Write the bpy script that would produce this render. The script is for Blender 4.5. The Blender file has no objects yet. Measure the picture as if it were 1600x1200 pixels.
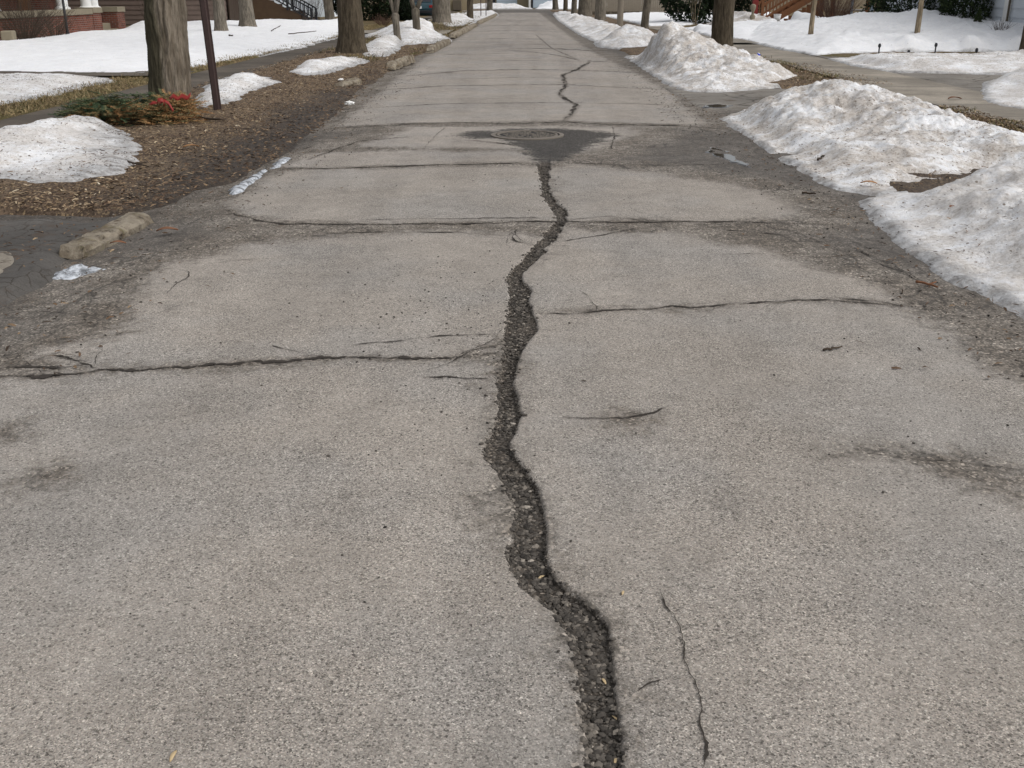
import bpy, math, random
import numpy as np
from mathutils import Vector, Matrix

# ------------------------------------------------------------------ camera, sky, sun, exposure
S = bpy.context.scene
COL = S.collection
R = math.radians
CAM_H, F_PX = 1.5, 1600.0
PITCH, YAW = math.atan(610.0 / F_PX), R(0.5)
cam_d = bpy.data.cameras.new('camera'); cam = bpy.data.objects.new('camera', cam_d); COL.objects.link(cam)
cam.location = (0, 0, CAM_H); cam.rotation_euler = (math.pi/2 - PITCH, 0, YAW)
cam_d.sensor_width = 36; cam_d.lens = 36; cam_d.clip_end = 2000; cam_d.clip_start = 0.05
S.camera = cam
RM = Matrix.Rotation(YAW, 3, 'Z') @ Matrix.Rotation(math.pi/2 - PITCH, 3, 'X')

SUN_EL, SUN_AZ = R(50), R(115)
W = bpy.data.worlds.new('World'); S.world = W; W.use_nodes = True
wt = W.node_tree; bg = wt.nodes['Background']
sky = wt.nodes.new('ShaderNodeTexSky'); sky.sky_type = 'NISHITA'; sky.sun_disc = False
sky.sun_elevation = SUN_EL; sky.sun_rotation = SUN_AZ; sky.air_density = 1.0; sky.dust_density = 4.0; sky.ozone_density = 1.0
hs = wt.nodes.new('ShaderNodeHueSaturation'); hs.inputs['Saturation'].default_value = 0.22
wt.links.new(sky.outputs[0], hs.inputs['Color']); wt.links.new(hs.outputs[0], bg.inputs['Color'])
bg.inputs['Strength'].default_value = 0.15
sd = bpy.data.lights.new('sun', 'SUN'); sd.energy = 0.7; sd.angle = R(60); sd.color = (1, 0.97, 0.93)
sun = bpy.data.objects.new('sun', sd); COL.objects.link(sun)
_sv = Vector((math.sin(SUN_AZ)*math.cos(SUN_EL), math.cos(SUN_AZ)*math.cos(SUN_EL), math.sin(SUN_EL)))
sun.rotation_euler = _sv.to_track_quat('Z', 'Y').to_euler()
S.view_settings.view_transform = 'Standard'; S.view_settings.look = 'None'
S.view_settings.exposure = 0.2; S.view_settings.gamma = 1.0

# ------------------------------------------------------------------ survey helpers (photo measurement -> world point)
def _ray(x, y): return RM @ Vector(((x - 800) / F_PX, -(y - 600) / F_PX, -1.0))
def G(x, y, z=0.0):
    d = _ray(x, y); t = (z - CAM_H) / d.z
    return (d.x*t, d.y*t)
def PY(x, y, Y):
    d = _ray(x, y); t = Y / d.y
    return (d.x*t, Y, CAM_H + d.z*t)
def PX(x, y, X):
    d = _ray(x, y); t = X / d.x
    return (X, d.y*t, CAM_H + d.z*t)
def GP(pts): return [G(*p) for p in pts]

# ------------------------------------------------------------------ numpy noise and distance fields
def _hash(ix, iy, seed):
    h = (ix.astype(np.int64)*374761393 + iy.astype(np.int64)*668265263 + seed*1442695041) & 0x7fffffff
    h = ((h ^ (h >> 13))*1274126177) & 0x7fffffff
    return ((h ^ (h >> 16)) & 0xffff) / 65535.0
def vnoise(x, y, seed=0):
    x = np.asarray(x, float); y = np.asarray(y, float)
    ix = np.floor(x); iy = np.floor(y); fx = x-ix; fy = y-iy
    fx = fx*fx*(3-2*fx); fy = fy*fy*(3-2*fy)
    a = _hash(ix, iy, seed); b = _hash(ix+1, iy, seed); c = _hash(ix, iy+1, seed); d = _hash(ix+1, iy+1, seed)
    return (a*(1-fx)+b*fx)*(1-fy) + (c*(1-fx)+d*fx)*fy
def fbm(x, y, octv=4, seed=0):
    x = np.asarray(x, float); y = np.asarray(y, float)
    s = 0; a = 0.5; n = 0
    for k in range(octv):
        s = s + a*vnoise(x*2**k + 17.3*k, y*2**k - 9.1*k, seed+k); n += a; a *= 0.5
    return s/n - 0.5
def seg_dist(px, py, pts, closed=False):
    best = np.full(px.shape, 1e9)
    n = len(pts)
    for i in range(n if closed else n-1):
        ax, ay = pts[i]; bx, by = pts[(i+1) % n]
        dx, dy = bx-ax, by-ay; L = dx*dx+dy*dy + 1e-12
        t = np.clip(((px-ax)*dx + (py-ay)*dy)/L, 0, 1)
        best = np.minimum(best, (px-ax-t*dx)**2 + (py-ay-t*dy)**2)
    return np.sqrt(best)
def sdf(px, py, poly):
    d = seg_dist(px, py, poly, True)
    ins = np.zeros(px.shape, bool); n = len(poly)
    for i in range(n):
        ax, ay = poly[i]; bx, by = poly[(i+1) % n]
        if ay == by: continue
        c = (ay > py) != (by > py)
        ins ^= c & (px < (bx-ax)*(py-ay)/(by-ay) + ax)
    return np.where(ins, d, -d)
def sstep(a, b, x):
    t = np.clip((x-a)/(b-a), 0, 1); return t*t*(3-2*t)

# ------------------------------------------------------------------ object helpers
def tag(o, label=None, cat=None, group=None, kind=None):
    if label: o['label'] = label
    if cat: o['category'] = cat
    if group: o['group'] = group
    if kind: o['kind'] = kind
    return o
def thing(name, label, cat, loc=(0, 0, 0), rz=0, group=None):
    o = bpy.data.objects.new(name, None); COL.objects.link(o)
    o.empty_display_size = 0.1
    o.location = loc; o.rotation_euler = (0, 0, rz)
    return tag(o, label, cat, group)
def link_mesh(name, me, m, parent=None, loc=None):
    o = bpy.data.objects.new(name, me); COL.objects.link(o)
    if m is not None: me.materials.append(m)
    if parent is not None: o.parent = parent
    if loc is not None: o.location = loc
    return o
class MB:
    def __init__(s): s.v = []; s.f = []; s.t = []
    def add(s, vs, fs, tint=0.0):
        b = len(s.v); s.v += [tuple(p) for p in vs]; s.f += [tuple(i+b for i in f) for f in fs]; s.t += [tint]*len(vs)
        return s
    def box(s, c, d, rz=0.0, taper=1.0, tilt=None):
        hx, hy, hz = d[0]/2, d[1]/2, d[2]/2
        vs = []
        for z in (-hz, hz):
            k = taper if z > 0 else 1
            for x, y in ((-hx, -hy), (hx, -hy), (hx, hy), (-hx, hy)): vs.append(Vector((x*k, y*k, z)))
        M = Matrix.Rotation(rz, 3, 'Z')
        if tilt is not None: M = M @ tilt
        vs = [M @ p + Vector(c) for p in vs]
        return s.add(vs, [(0, 3, 2, 1), (4, 5, 6, 7), (0, 1, 5, 4), (1, 2, 6, 5), (2, 3, 7, 6), (3, 0, 4, 7)])
    def bar(s, a, b, w, h=None):
        a = Vector(a); b = Vector(b); h = h or w
        d = (b-a); L = d.length; q = d.to_track_quat('Z', 'Y').to_matrix()
        vs = []
        for p in (a, b):
            for x, y in ((-1, -1), (1, -1), (1, 1), (-1, 1)): vs.append(p + q @ Vector((x*w/2, y*h/2, 0)))
        return s.add(vs, [(0, 3, 2, 1), (4, 5, 6, 7), (0, 1, 5, 4), (1, 2, 6, 5), (2, 3, 7, 6), (3, 0, 4, 7)])
    def tube(s, pts, rads, n=8, tint=0.0, caps=True):
        pts = [Vector(p) for p in pts]; b = []; vs = []; fs = []
        for i, p in enumerate(pts):
            d = pts[min(i+1, len(pts)-1)] - pts[max(i-1, 0)]
            if d.length < 1e-9: d = Vector((0, 0, 1))
            d.normalize()
            u = d.cross(Vector((0.31, 0.95, 0.05))); 
            if u.length < 0.05: u = d.cross(Vector((1, 0, 0)))
            u.normalize(); w = d.cross(u)
            for k in range(n):
                a = 2*math.pi*k/n
                vs.append(p + (u*math.cos(a) + w*math.sin(a))*rads[i])
        for i in range(len(pts)-1):
            for k in range(n):
                k2 = (k+1) % n
                fs.append((i*n+k, i*n+k2, (i+1)*n+k2, (i+1)*n+k))
        if caps:
            fs.append(tuple(range(n-1, -1, -1))); fs.append(tuple(range((len(pts)-1)*n, len(pts)*n)))
        return s.add(vs, fs, tint)
    def disc(s, c, r, z0, z1, n=32, r1=None):
        r1 = r if r1 is None else r1
        return s.tube([(c[0], c[1], z0), (c[0], c[1], z1)], [r, r1], n)
    def build(s, name, m, parent=None, smooth=False, loc=None, bevel=0.0):
        me = bpy.data.meshes.new(name); me.from_pydata(s.v, [], s.f); me.update()
        if any(s.t):
            at = me.attributes.new('tint', 'FLOAT', 'POINT'); at.data.foreach_set('value', np.array(s.t, np.float32))
        if smooth: me.polygons.foreach_set('use_smooth', [True]*len(me.polygons))
        o = link_mesh(name, me, m, parent, loc)
        if bevel:
            b = o.modifiers.new('bevel', 'BEVEL'); b.width = bevel; b.segments = 2; b.limit_method = 'ANGLE'
        return o
def grid_mesh(name, V, nx, ny, attrs=None, keep=None):
    """V: (ny*nx,3) row-major; keep: boolean per face"""
    i = np.arange(ny-1)[:, None]*nx + np.arange(nx-1)[None, :]
    F = np.stack([i, i+1, i+nx+1, i+nx], -1).reshape(-1, 4)
    if keep is not None: F = F[keep.reshape(-1)]
    used = np.unique(F); remap = np.full(len(V), -1, np.int64); remap[used] = np.arange(len(used))
    F = remap[F]; V = V[used]
    me = bpy.data.meshes.new(name)
    me.vertices.add(len(V)); me.vertices.foreach_set('co', V.astype(np.float32).ravel())
    me.loops.add(F.size); me.loops.foreach_set('vertex_index', F.astype(np.int32).ravel())
    me.polygons.add(len(F)); me.polygons.foreach_set('loop_start', (np.arange(len(F))*4).astype(np.int32))
    me.update(calc_edges=True)
    me.polygons.foreach_set('use_smooth', np.ones(len(F), bool))
    for k, a in (attrs or {}).items():
        at = me.attributes.new(k, 'FLOAT', 'POINT'); at.data.foreach_set('value', np.asarray(a).ravel()[used].astype(np.float32))
    me.validate()
    return me

# ------------------------------------------------------------------ material helpers
class NB:
    def __init__(s, name, rough=0.9, spec=0.3):
        s.m = bpy.data.materials.new(name); s.m.use_nodes = True; s.t = s.m.node_tree
        s.b = s.t.nodes['Principled BSDF']; s.b.inputs['Roughness'].default_value = rough; s.b.inputs['Specular IOR Level'].default_value = spec
        s.obj = s.n('ShaderNodeTexCoord').outputs['Object']
    def put(s, sock, v):
        if isinstance(v, bpy.types.NodeSocket): s.t.links.new(v, sock)
        elif v is not None:
            if isinstance(v, (tuple, list)) and len(v) == 3 and sock.type == 'RGBA': v = (*v, 1)
            sock.default_value = v
    def n(s, typ, ins=None, **pr):
        nd = s.t.nodes.new(typ)
        for k, v in pr.items(): setattr(nd, k, v)
        for k, v in (ins or {}).items(): s.put(nd.inputs[k], v)
        return nd
    def math(s, op, a, b=0.0, clamp=False): return s.n('ShaderNodeMath', {0: a, 1: b}, operation=op, use_clamp=clamp).outputs[0]
    def mix(s, f, a, b, mode='MIX'):
        return s.n('ShaderNodeMix', {0: f, 6: a, 7: b}, data_type='RGBA', blend_type=mode).outputs[2]
    def noise(s, scale, detail=3, rough=0.55, vec=None, out='Fac'):
        return s.n('ShaderNodeTexNoise', {'Vector': vec or s.obj, 'Scale': scale, 'Detail': detail, 'Roughness': rough}).outputs[out]
    def vor(s, scale, out='Color', feature='F1', vec=None):
        return s.n('ShaderNodeTexVoronoi', {'Vector': vec or s.obj, 'Scale': scale}, feature=feature).outputs[out]
    def rnd(s, scale, ch=0, vec=None):
        return s.n('ShaderNodeSeparateColor', {0: s.vor(scale, vec=vec)}).outputs[ch]
    def scale(s, v): return s.n('ShaderNodeVectorMath', {0: s.obj, 1: v}, operation='MULTIPLY').outputs[0]
    def ramp(s, f, stops, interp='LINEAR'):
        nd = s.n('ShaderNodeValToRGB', {0: f}); cr = nd.color_ramp; cr.interpolation = interp
        while len(cr.elements) < len(stops): cr.elements.new(0.5)
        for e, (p, c) in zip(cr.elements, stops):
            e.position = p; e.color = (c, c, c, 1) if not isinstance(c, (tuple, list)) else (*c, 1)
        return nd.outputs[0]
    def ss(s, v, a, b): return s.n('ShaderNodeMapRange', {0: v, 1: a, 2: b}, interpolation_type='SMOOTHSTEP').outputs[0]
    def attr(s, name): return s.n('ShaderNodeAttribute', attribute_name=name).outputs['Fac']
    def bump(s, h, strength=0.5, dist=0.01, prev=None):
        ins = {'Height': h, 'Strength': strength, 'Distance': dist}
        if prev is not None: ins['Normal'] = prev
        return s.n('ShaderNodeBump', ins).outputs[0]
    def done(s, col, normal=None, rough=None):
        s.put(s.b.inputs['Base Color'], col)
        if normal is not None: s.put(s.b.inputs['Normal'], normal)
        if rough is not None: s.put(s.b.inputs['Roughness'], rough)
        return s.m

def simple(name, col, rough=0.7, var=0.15, nscale=8.0, bumps=0.2, spec=0.3, metal=0.0):
    b = NB(name, rough, spec); b.b.inputs['Metallic'].default_value = metal
    f = b.noise(nscale, 5, 0.65)
    c = b.mix(f, tuple(x*(1-var) for x in col), tuple(min(1, x*(1+var)) for x in col))
    return b.done(c, b.bump(b.noise(nscale*6, 4), bumps, 0.01) if bumps else None)

def mat_road():
    b = NB('asphalt', 0.9, 0.12)
    dry = b.attr('dry'); crack = b.attr('crack'); tar = b.attr('tar'); halo = b.attr('halo')
    # aggregate: stones of several sizes, each with a tone of its own
    r1 = b.rnd(290); r1b = b.rnd(290, 1); r2 = b.rnd(140, 2)
    tone = b.ramp(r1, [(0, 0.26), (0.10, 0.52), (0.26, 0.84), (0.6, 1.0), (0.88, 1.24), (1, 1.9)])
    tone2 = b.ramp(r2, [(0, 0.55), (0.10, 0.86), (0.3, 0.97), (0.8, 1.02), (0.95, 1.16), (1, 1.4)])
    cm = b.math('MULTIPLY', b.ss(b.noise(1.1, 5, 0.65), 0.42, 0.62), 0.45)
    tone = b.mix(cm, tone, (0.98, 0.98, 0.98))
    smud = b.ramp(b.noise(2.6, 6, 0.72), [(0.30, 0.78), (0.42, 0.95), (0.6, 1.0), (0.75, 1.07)])
    big = b.ramp(b.noise(0.55, 5, 0.6), [(0.25, 0.86), (0.5, 1.0), (0.75, 1.1)])
    mid = b.ramp(b.noise(5.0, 5, 0.7), [(0.3, 0.88), (0.5, 1.0), (0.7, 1.09)])
    trk = b.ramp(b.noise(1.4, 2, 0.5, vec=b.scale((1.6, 0.10, 1))), [(0.3, 0.92), (0.6, 1.06)])
    hue = b.mix(b.ramp(r1b, [(0.2, 0.0), (0.8, 1.0)]), (0.312, 0.276, 0.239), (0.295, 0.271, 0.240))
    hue = b.mix(b.ss(b.noise(0.9, 3), 0.4, 0.65), hue, b.mix(0.5, hue, (0.280, 0.267, 0.250)))
    c = hue
    for k in (tone, tone2, big, mid, trk, smud): c = b.mix(1.0, c, k, 'MULTIPLY')
    pit = b.math('MULTIPLY', b.math('LESS_THAN', b.vor(60, 'Distance'), 0.26), b.math('LESS_THAN', b.rnd(60, 1), 0.16))
    c = b.mix(b.math('MULTIPLY', pit, 0.75), c, (0.07, 0.062, 0.055))
    # damp, dirt-laden margins
    edge = b.math('ADD', dry, b.math('ADD', b.math('MULTIPLY', b.math('SUBTRACT', b.noise(2.0, 5, 0.65), 0.5), 0.55),
                                     b.math('MULTIPLY', b.math('SUBTRACT', b.noise(16, 5, 0.7), 0.5), 0.26)))
    wetf = b.math('SUBTRACT', 1.0, b.ss(edge, -0.11, 0.09))
    wetf = b.math('MULTIPLY', wetf, b.ramp(b.noise(6, 5, 0.7), [(0.3, 1.0), (0.55, 0.94), (0.75, 0.72)]))
    dtone = b.ramp(b.rnd(110, 1), [(0, 0.25), (0.3, 0.68), (0.7, 1.05), (0.92, 1.6), (1, 3.0)])
    dc = b.mix(b.ss(b.noise(2.2, 5, 0.65), 0.35, 0.65), (0.122, 0.103, 0.083), (0.205, 0.182, 0.155))
    dc = b.mix(1.0, dc, dtone, 'MULTIPLY')
    dc = b.mix(1.0, dc, b.ramp(b.noise(12, 6, 0.78), [(0.32, 0.45), (0.5, 0.95), (0.68, 1.35)]), 'MULTIPLY')
    # alligator cracking in the broken shoulders
    wv = b.n('ShaderNodeVectorMath', {0: b.scale((1.0, 0.55, 1)), 1: b.n('ShaderNodeVectorMath', {0: b.noise(5, 5, 0.7, out='Color'), 1: (0.16, 0.16, 0)}, operation='MULTIPLY').outputs[0]}, operation='ADD').outputs[0]
    al = b.math('MULTIPLY', b.math('SUBTRACT', 1.0, b.ss(b.vor(6.5, 'Distance', 'DISTANCE_TO_EDGE', wv), 0.01, 0.055)), b.ss(b.noise(1.2, 4), 0.46, 0.58))
    dc = b.mix(b.math('MULTIPLY', al, 0.8), dc, (0.022, 0.019, 0.016))
    # far from the dry lane the gutter grit is blacker
    gut = b.ss(b.math('SUBTRACT', 0.0, edge), 0.25, 0.75)
    dc = b.mix(b.math('MULTIPLY', gut, 0.62), dc, (0.052, 0.047, 0.044))
    c = b.mix(b.math('MULTIPLY', wetf, 0.93), c, dc)
    # brown dirt settled beside the cracks
    hf = b.math('MULTIPLY', b.ss(b.math('ADD', halo, b.math('MULTIPLY', b.math('SUBTRACT', b.noise(14, 5, 0.7), 0.5), 1.5)), 0.35, 0.9), b.ramp(b.noise(70, 4, 0.8), [(0.38, 0.15), (0.6, 0.85)]))
    c = b.mix(hf, c, b.mix(1.0, (0.125, 0.108, 0.090), dtone, 'MULTIPLY'))
    # fresh tar patch
    tf = b.ss(b.math('ADD', tar, b.math('ADD', b.math('MULTIPLY', b.math('SUBTRACT', b.noise(4.5, 6, 0.75), 0.5), 0.75), b.math('MULTIPLY', b.math('SUBTRACT', b.noise(40, 3), 0.5), 0.35))), -0.10, 0.07)
    c = b.mix(b.math('MULTIPLY', tf, 0.9), c, b.mix(1.0, (0.047, 0.044, 0.041), dtone, 'MULTIPLY'))
    # broken crack bed
    ctone = b.ramp(b.rnd(130, 0), [(0, 0.3), (0.4, 0.75), (0.8, 1.3), (0.95, 2.6), (1, 4.2)])
    cc = b.mix(1.0, b.mix(b.noise(9, 4), (0.040, 0.035, 0.030), (0.100, 0.084, 0.068)), ctone, 'MULTIPLY')
    ck = b.math('ADD', crack, b.math('MULTIPLY', b.math('SUBTRACT', b.noise(70, 4, 0.75), 0.5), 0.85))
    c = b.mix(b.ss(ck, 0.30, 0.55), c, cc)
    h = b.math('ADD', b.math('MULTIPLY', b.vor(235, 'Distance'), -0.6), b.math('MULTIPLY', b.noise(300, 3, 0.7), 0.6))
    n1 = b.bump(h, 0.42, 0.006)
    n2 = b.bump(b.noise(16, 5, 0.7), 0.25, 0.012, n1)
    return b.done(c, n2, b.math('SUBTRACT', 0.93, b.math('MULTIPLY', wetf, 0.22)))

def mat_snow(name='snow', dirt=0.5, speck=0.5, pit=0.5, ice=0.3):
    b = NB(name, 0.75, 0.2)
    e = b.attr('edge')
    n1 = b.noise(2.3, 6, 0.65); n2 = b.noise(11, 5, 0.7)
    c = b.mix(b.ss(n2, 0.35, 0.65), (0.74, 0.75, 0.77), (0.82, 0.825, 0.83))
    # grime melted out of the crust, in blotches
    df = b.math('MULTIPLY', b.ss(b.math('ADD', b.math('MULTIPLY', n1, 0.65), b.math('MULTIPLY', n2, 0.35)), 0.38, 0.58), dirt)
    c = b.mix(b.math('MULTIPLY', df, 0.9), c, (0.42, 0.365, 0.305))
    fine = b.ss(b.noise(26, 7, 0.85), 0.44, 0.62)
    c = b.mix(b.math('MULTIPLY', fine, b.math('MULTIPLY', b.math('ADD', 0.28, df), dirt)), c, (0.25, 0.21, 0.17))
    # bits of leaf and grit lying on it
    near = b.ss(b.noise(1.7, 4, 0.6), 0.34, 0.62)
    for sc, k, o in ((26, 0.42, 0.8), (55, 0.45, 0.7), (110, 0.40, 0.55)):
        v = b.scale((1, 0.55, 1))
        sp = b.math('MULTIPLY', b.math('LESS_THAN', b.vor(sc, 'Distance', vec=v), 0.22), b.math('LESS_THAN', b.rnd(sc, 1, vec=v), b.math('MULTIPLY', near, k*speck)))
        c = b.mix(b.math('MULTIPLY', sp, o), c, (0.15, 0.11, 0.075))
    rough = 0.75
    if ice:   # thin grey ice skirt
        ef = b.math('SUBTRACT', 1.0, b.ss(b.math('ADD', e, b.math('MULTIPLY', b.math('SUBTRACT', b.noise(3.5, 5, 0.7), 0.5), ice*1.8)), 0.0, ice))
        c = b.mix(b.math('MULTIPLY', ef, 0.88), c, b.mix(b.ss(b.noise(9, 6, 0.75), 0.38, 0.62), (0.17, 0.16, 0.15), (0.46, 0.46, 0.46)))
        rough = b.math('SUBTRACT', 0.75, b.math('MULTIPLY', ef, 0.3))
    nn = b.bump(b.noise(6, 6, 0.72), 0.55*pit+0.15, 0.05)
    nn = b.bump(b.noise(34, 5, 0.75), 0.75*pit+0.06, 0.016, nn)
    return b.done(c, nn, rough)

def mat_soil(name, a, bb, green=None, wet=None):
    b = NB(name, 0.92, 0.15)
    c = b.mix(b.ss(b.noise(1.3, 5, 0.65), 0.35, 0.65), a, bb)
    c = b.mix(1.0, c, b.ramp(b.noise(30, 5, 0.75), [(0.3, 0.45), (0.5, 0.95), (0.72, 1.5)]), 'MULTIPLY')
    r = b.rnd(70, 1, vec=b.scale((1, 0.5, 1)))
    c = b.mix(b.math('MULTIPLY', b.math('GREATER_THAN', r, 0.84), 0.7), c, (0.30, 0.22, 0.13))
    c = b.mix(b.math('MULTIPLY', b.math('LESS_THAN', r, 0.22), 0.6), c, (0.035, 0.026, 0.02))
    if green: c = b.mix(b.math('MULTIPLY', b.ss(b.noise(0.8, 4), 0.48, 0.62), 0.6), c, green)
    rough = 0.92
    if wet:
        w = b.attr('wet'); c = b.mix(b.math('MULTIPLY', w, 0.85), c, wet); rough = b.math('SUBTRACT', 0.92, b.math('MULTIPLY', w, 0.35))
    nn = b.bump(b.noise(22, 5, 0.75), 0.8, 0.03)
    nn = b.bump(b.vor(60, 'Distance'), 0.5, 0.012, nn)
    return b.done(c, nn, rough)

def mat_concrete(name, col, jointx=None, crackle=0.0):
    b = NB(name, 0.88, 0.25)
    c = b.mix(b.ss(b.noise(0.9, 5, 0.65), 0.35, 0.65), tuple(x*0.8 for x in col), tuple(x*1.12 for x in col))
    c = b.mix(1.0, c, b.ramp(b.noise(18, 5, 0.75), [(0.3, 0.8), (0.7, 1.15)]), 'MULTIPLY')
    c = b.mix(1.0, c, b.ramp(b.rnd(160, 0), [(0, 0.7), (0.2, 0.95), (1, 1.2)]), 'MULTIPLY')
    c = b.mix(b.math('MULTIPLY', b.ss(b.noise(0.55, 4, 0.6), 0.46, 0.58), 0.5), c, tuple(x*0.48 for x in col))
    if jointx:
        y = b.n('ShaderNodeSeparateXYZ', {0: b.obj}).outputs[1]
        fr = b.math('ABSOLUTE', b.math('SUBTRACT', b.math('FRACT', b.math('DIVIDE', y, jointx)), 0.5))
        c = b.mix(b.math('MULTIPLY', b.math('GREATER_THAN', fr, 0.488), 0.7), c, (0.06, 0.052, 0.045))
    if crackle:
        wv = b.n('ShaderNodeVectorMath', {0: b.obj, 1: b.n('ShaderNodeVectorMath', {0: b.noise(4, 4, out='Color'), 1: (0.18, 0.18, 0)}, operation='MULTIPLY').outputs[0]}, operation='ADD').outputs[0]
        d = b.vor(crackle, 'Distance', 'DISTANCE_TO_EDGE', wv)
        c = b.mix(b.math('MULTIPLY', b.math('SUBTRACT', 1.0, b.ss(d, 0.004, 0.034)), b.math('MULTIPLY', b.ss(b.noise(2.6, 5, 0.7), 0.36, 0.56), 0.85)), c, (0.035, 0.028, 0.022))
        c = b.mix(b.math('MULTIPLY', b.ss(b.noise(3.4, 6, 0.75), 0.52, 0.66), 0.7), c, (0.075, 0.050, 0.033))
    return b.done(c, b.bump(b.noise(60, 4, 0.7), 0.35, 0.008))

def mat_kerb():
    b = NB('kerb_concrete', 0.92, 0.15)
    c = b.mix(b.ss(b.noise(5, 6, 0.7), 0.36, 0.62), (0.15, 0.122, 0.090), (0.30, 0.262, 0.205))
    c = b.mix(b.math('MULTIPLY', b.ss(b.noise(9, 5, 0.7), 0.54, 0.68), 0.45), c, (0.17, 0.15, 0.06))
    c = b.mix(b.math('MULTIPLY', b.ss(b.noise(16, 5, 0.75), 0.52, 0.68), 0.75), c, (0.05, 0.038, 0.028))
    return b.done(c, b.bump(b.noise(24, 6, 0.75), 0.9, 0.03))

def mat_bark(name, a, bb, moss=None, flaky=0.0, vs=1.0):
    b = NB(name, 0.93, 0.12)
    v = b.scale((14*vs, 14*vs, 2.2*vs)); v2 = b.scale((38*vs, 38*vs, 5*vs))
    n1 = b.noise(1, 5, 0.65, v); n2 = b.noise(1, 5, 0.7, v2)
    c = b.mix(b.ss(n1, 0.36, 0.62), a, bb)
    c = b.mix(1.0, c, b.ramp(n2, [(0.28, 0.42), (0.5, 0.95), (0.75, 1.35)]), 'MULTIPLY')
    c = b.mix(1.0, c, b.ramp(b.noise(3, 4), [(0.3, 0.8), (0.7, 1.15)]), 'MULTIPLY')
    if moss:
        x = b.n('ShaderNodeSeparateXYZ', {0: b.obj}).outputs[0]
        f = b.math('SUBTRACT', 1.0, b.ss(b.math('ADD', x, b.math('MULTIPLY', b.math('SUBTRACT', n1, 0.5), 0.25)), 0.0, 0.09))
        c = b.mix(b.math('MULTIPLY', f, 0.9), c, b.mix(1.0, moss, b.ramp(n2, [(0.28, 0.5), (0.7, 1.3)]), 'MULTIPLY'))
    hgt = b.math('ADD', n1, b.math('MULTIPLY', n2, 0.5))
    return b.done(c, b.bump(hgt, 0.9, 0.03))

def mat_tint(name, stops, rough=0.85, spec=0.2):
    b = NB(name, rough, spec)
    c = b.ramp(b.attr('tint'), stops)
    return b.done(c)

def mat_brick(name):
    b = NB(name, 0.9, 0.15)
    pos = b.obj
    sx = b.n('ShaderNodeSeparateXYZ', {0: pos})
    uv = b.n('ShaderNodeCombineXYZ', {0: b.math('ADD', sx.outputs[0], sx.outputs[1]), 1: sx.outputs[2], 2: 0.0}).outputs[0]
    br = b.n('ShaderNodeTexBrick', {'Vector': uv, 'Color1': (0.20, 0.058, 0.034), 'Color2': (0.12, 0.038, 0.026), 'Mortar': (0.17, 0.13, 0.11), 'Scale': 1.0,
                                    'Mortar Size': 0.012, 'Brick Width': 0.22, 'Row Height': 0.075})
    c = b.mix(1.0, br.outputs['Color'], b.ramp(b.noise(3, 5, 0.7), [(0.3, 0.65), (0.7, 1.2)]), 'MULTIPLY')
    return b.done(c, b.bump(br.outputs['Fac'], -0.3, 0.01))

M = {}
M['road'] = mat_road()
M['snow_dirty'] = mat_snow('snow_dirty', 0.78, 1.0, 0.8, 0.16)
M['snow_grey'] = mat_snow('snow_grey', 0.60, 0.55, 0.8, 0.20)
M['snow_mid'] = mat_snow('snow_mid', 0.50, 1.2, 0.6, 0.26)
M['snow_melt'] = mat_snow('snow_melt', 0.55, 1.6, 0.7, 0.62)
M['snow_clean'] = mat_snow('snow_clean', 0.10, 0.10, 0.14, 0.12)
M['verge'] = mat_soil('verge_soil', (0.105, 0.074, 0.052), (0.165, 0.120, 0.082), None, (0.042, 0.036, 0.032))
M['grass_soil'] = mat_soil('grass_soil', (0.115, 0.080, 0.045), (0.17, 0.125, 0.066), (0.085, 0.082, 0.030))
M['ground'] = mat_soil('ground_soil', (0.10, 0.075, 0.045), (0.15, 0.11, 0.065), (0.075, 0.075, 0.032))
M['sidewalk'] = mat_concrete('sidewalk', (0.165, 0.145, 0.115), 1.5)
M['sidewalk_dark'] = mat_concrete('sidewalk_dark', (0.105, 0.088, 0.070), 1.5)
M['sidewalk_tan'] = mat_concrete('sidewalk_tan', (0.262, 0.232, 0.190), 1.5)
M['drive'] = mat_concrete('drive_asphalt', (0.200, 0.183, 0.160), None, 0.9)
M['apron'] = mat_concrete('apron_asphalt', (0.100, 0.093, 0.085), None, 6.0)
M['kerb'] = mat_kerb()
M['bark1'] = mat_bark('bark_shaggy', (0.135, 0.110, 0.082), (0.235, 0.200, 0.158), (0.062, 0.056, 0.036))
M['bark_dark'] = mat_bark('bark_dark', (0.060, 0.048, 0.033), (0.105, 0.085, 0.060))
M['bark_grey'] = mat_bark('bark_grey', (0.125, 0.108, 0.086), (0.205, 0.180, 0.145))
M['bark_mid'] = mat_bark('bark_mid', (0.085, 0.072, 0.056), (0.150, 0.130, 0.102))
M['bark_pale'] = mat_bark('bark_pale', (0.24, 0.19, 0.125), (0.36, 0.29, 0.20))
M['litter'] = mat_tint('leaf_litter', [(0, (0.035, 0.024, 0.017)), (0.38, (0.115, 0.073, 0.046)), (0.66, (0.235, 0.165, 0.10)), (0.88, (0.42, 0.335, 0.22)), (1, (0.60, 0.52, 0.40))])
M['grass'] = mat_tint('dry_grass', [(0, (0.045, 0.050, 0.018)), (0.35, (0.11, 0.10, 0.042)), (0.7, (0.23, 0.17, 0.085)), (1, (0.36, 0.28, 0.16))])
M['needles'] = mat_tint('fir_needles', [(0, (0.012, 0.022, 0.012)), (0.3, (0.05, 0.088, 0.042)), (0.55, (0.13, 0.15, 0.075)), (0.75, (0.24, 0.145, 0.062)), (1, (0.40, 0.21, 0.09))])
M['yew'] = mat_tint('evergreen_leaf', [(0, (0.008, 0.013, 0.007)), (0.5, (0.02, 0.034, 0.014)), (1, (0.055, 0.075, 0.028))])
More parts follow.
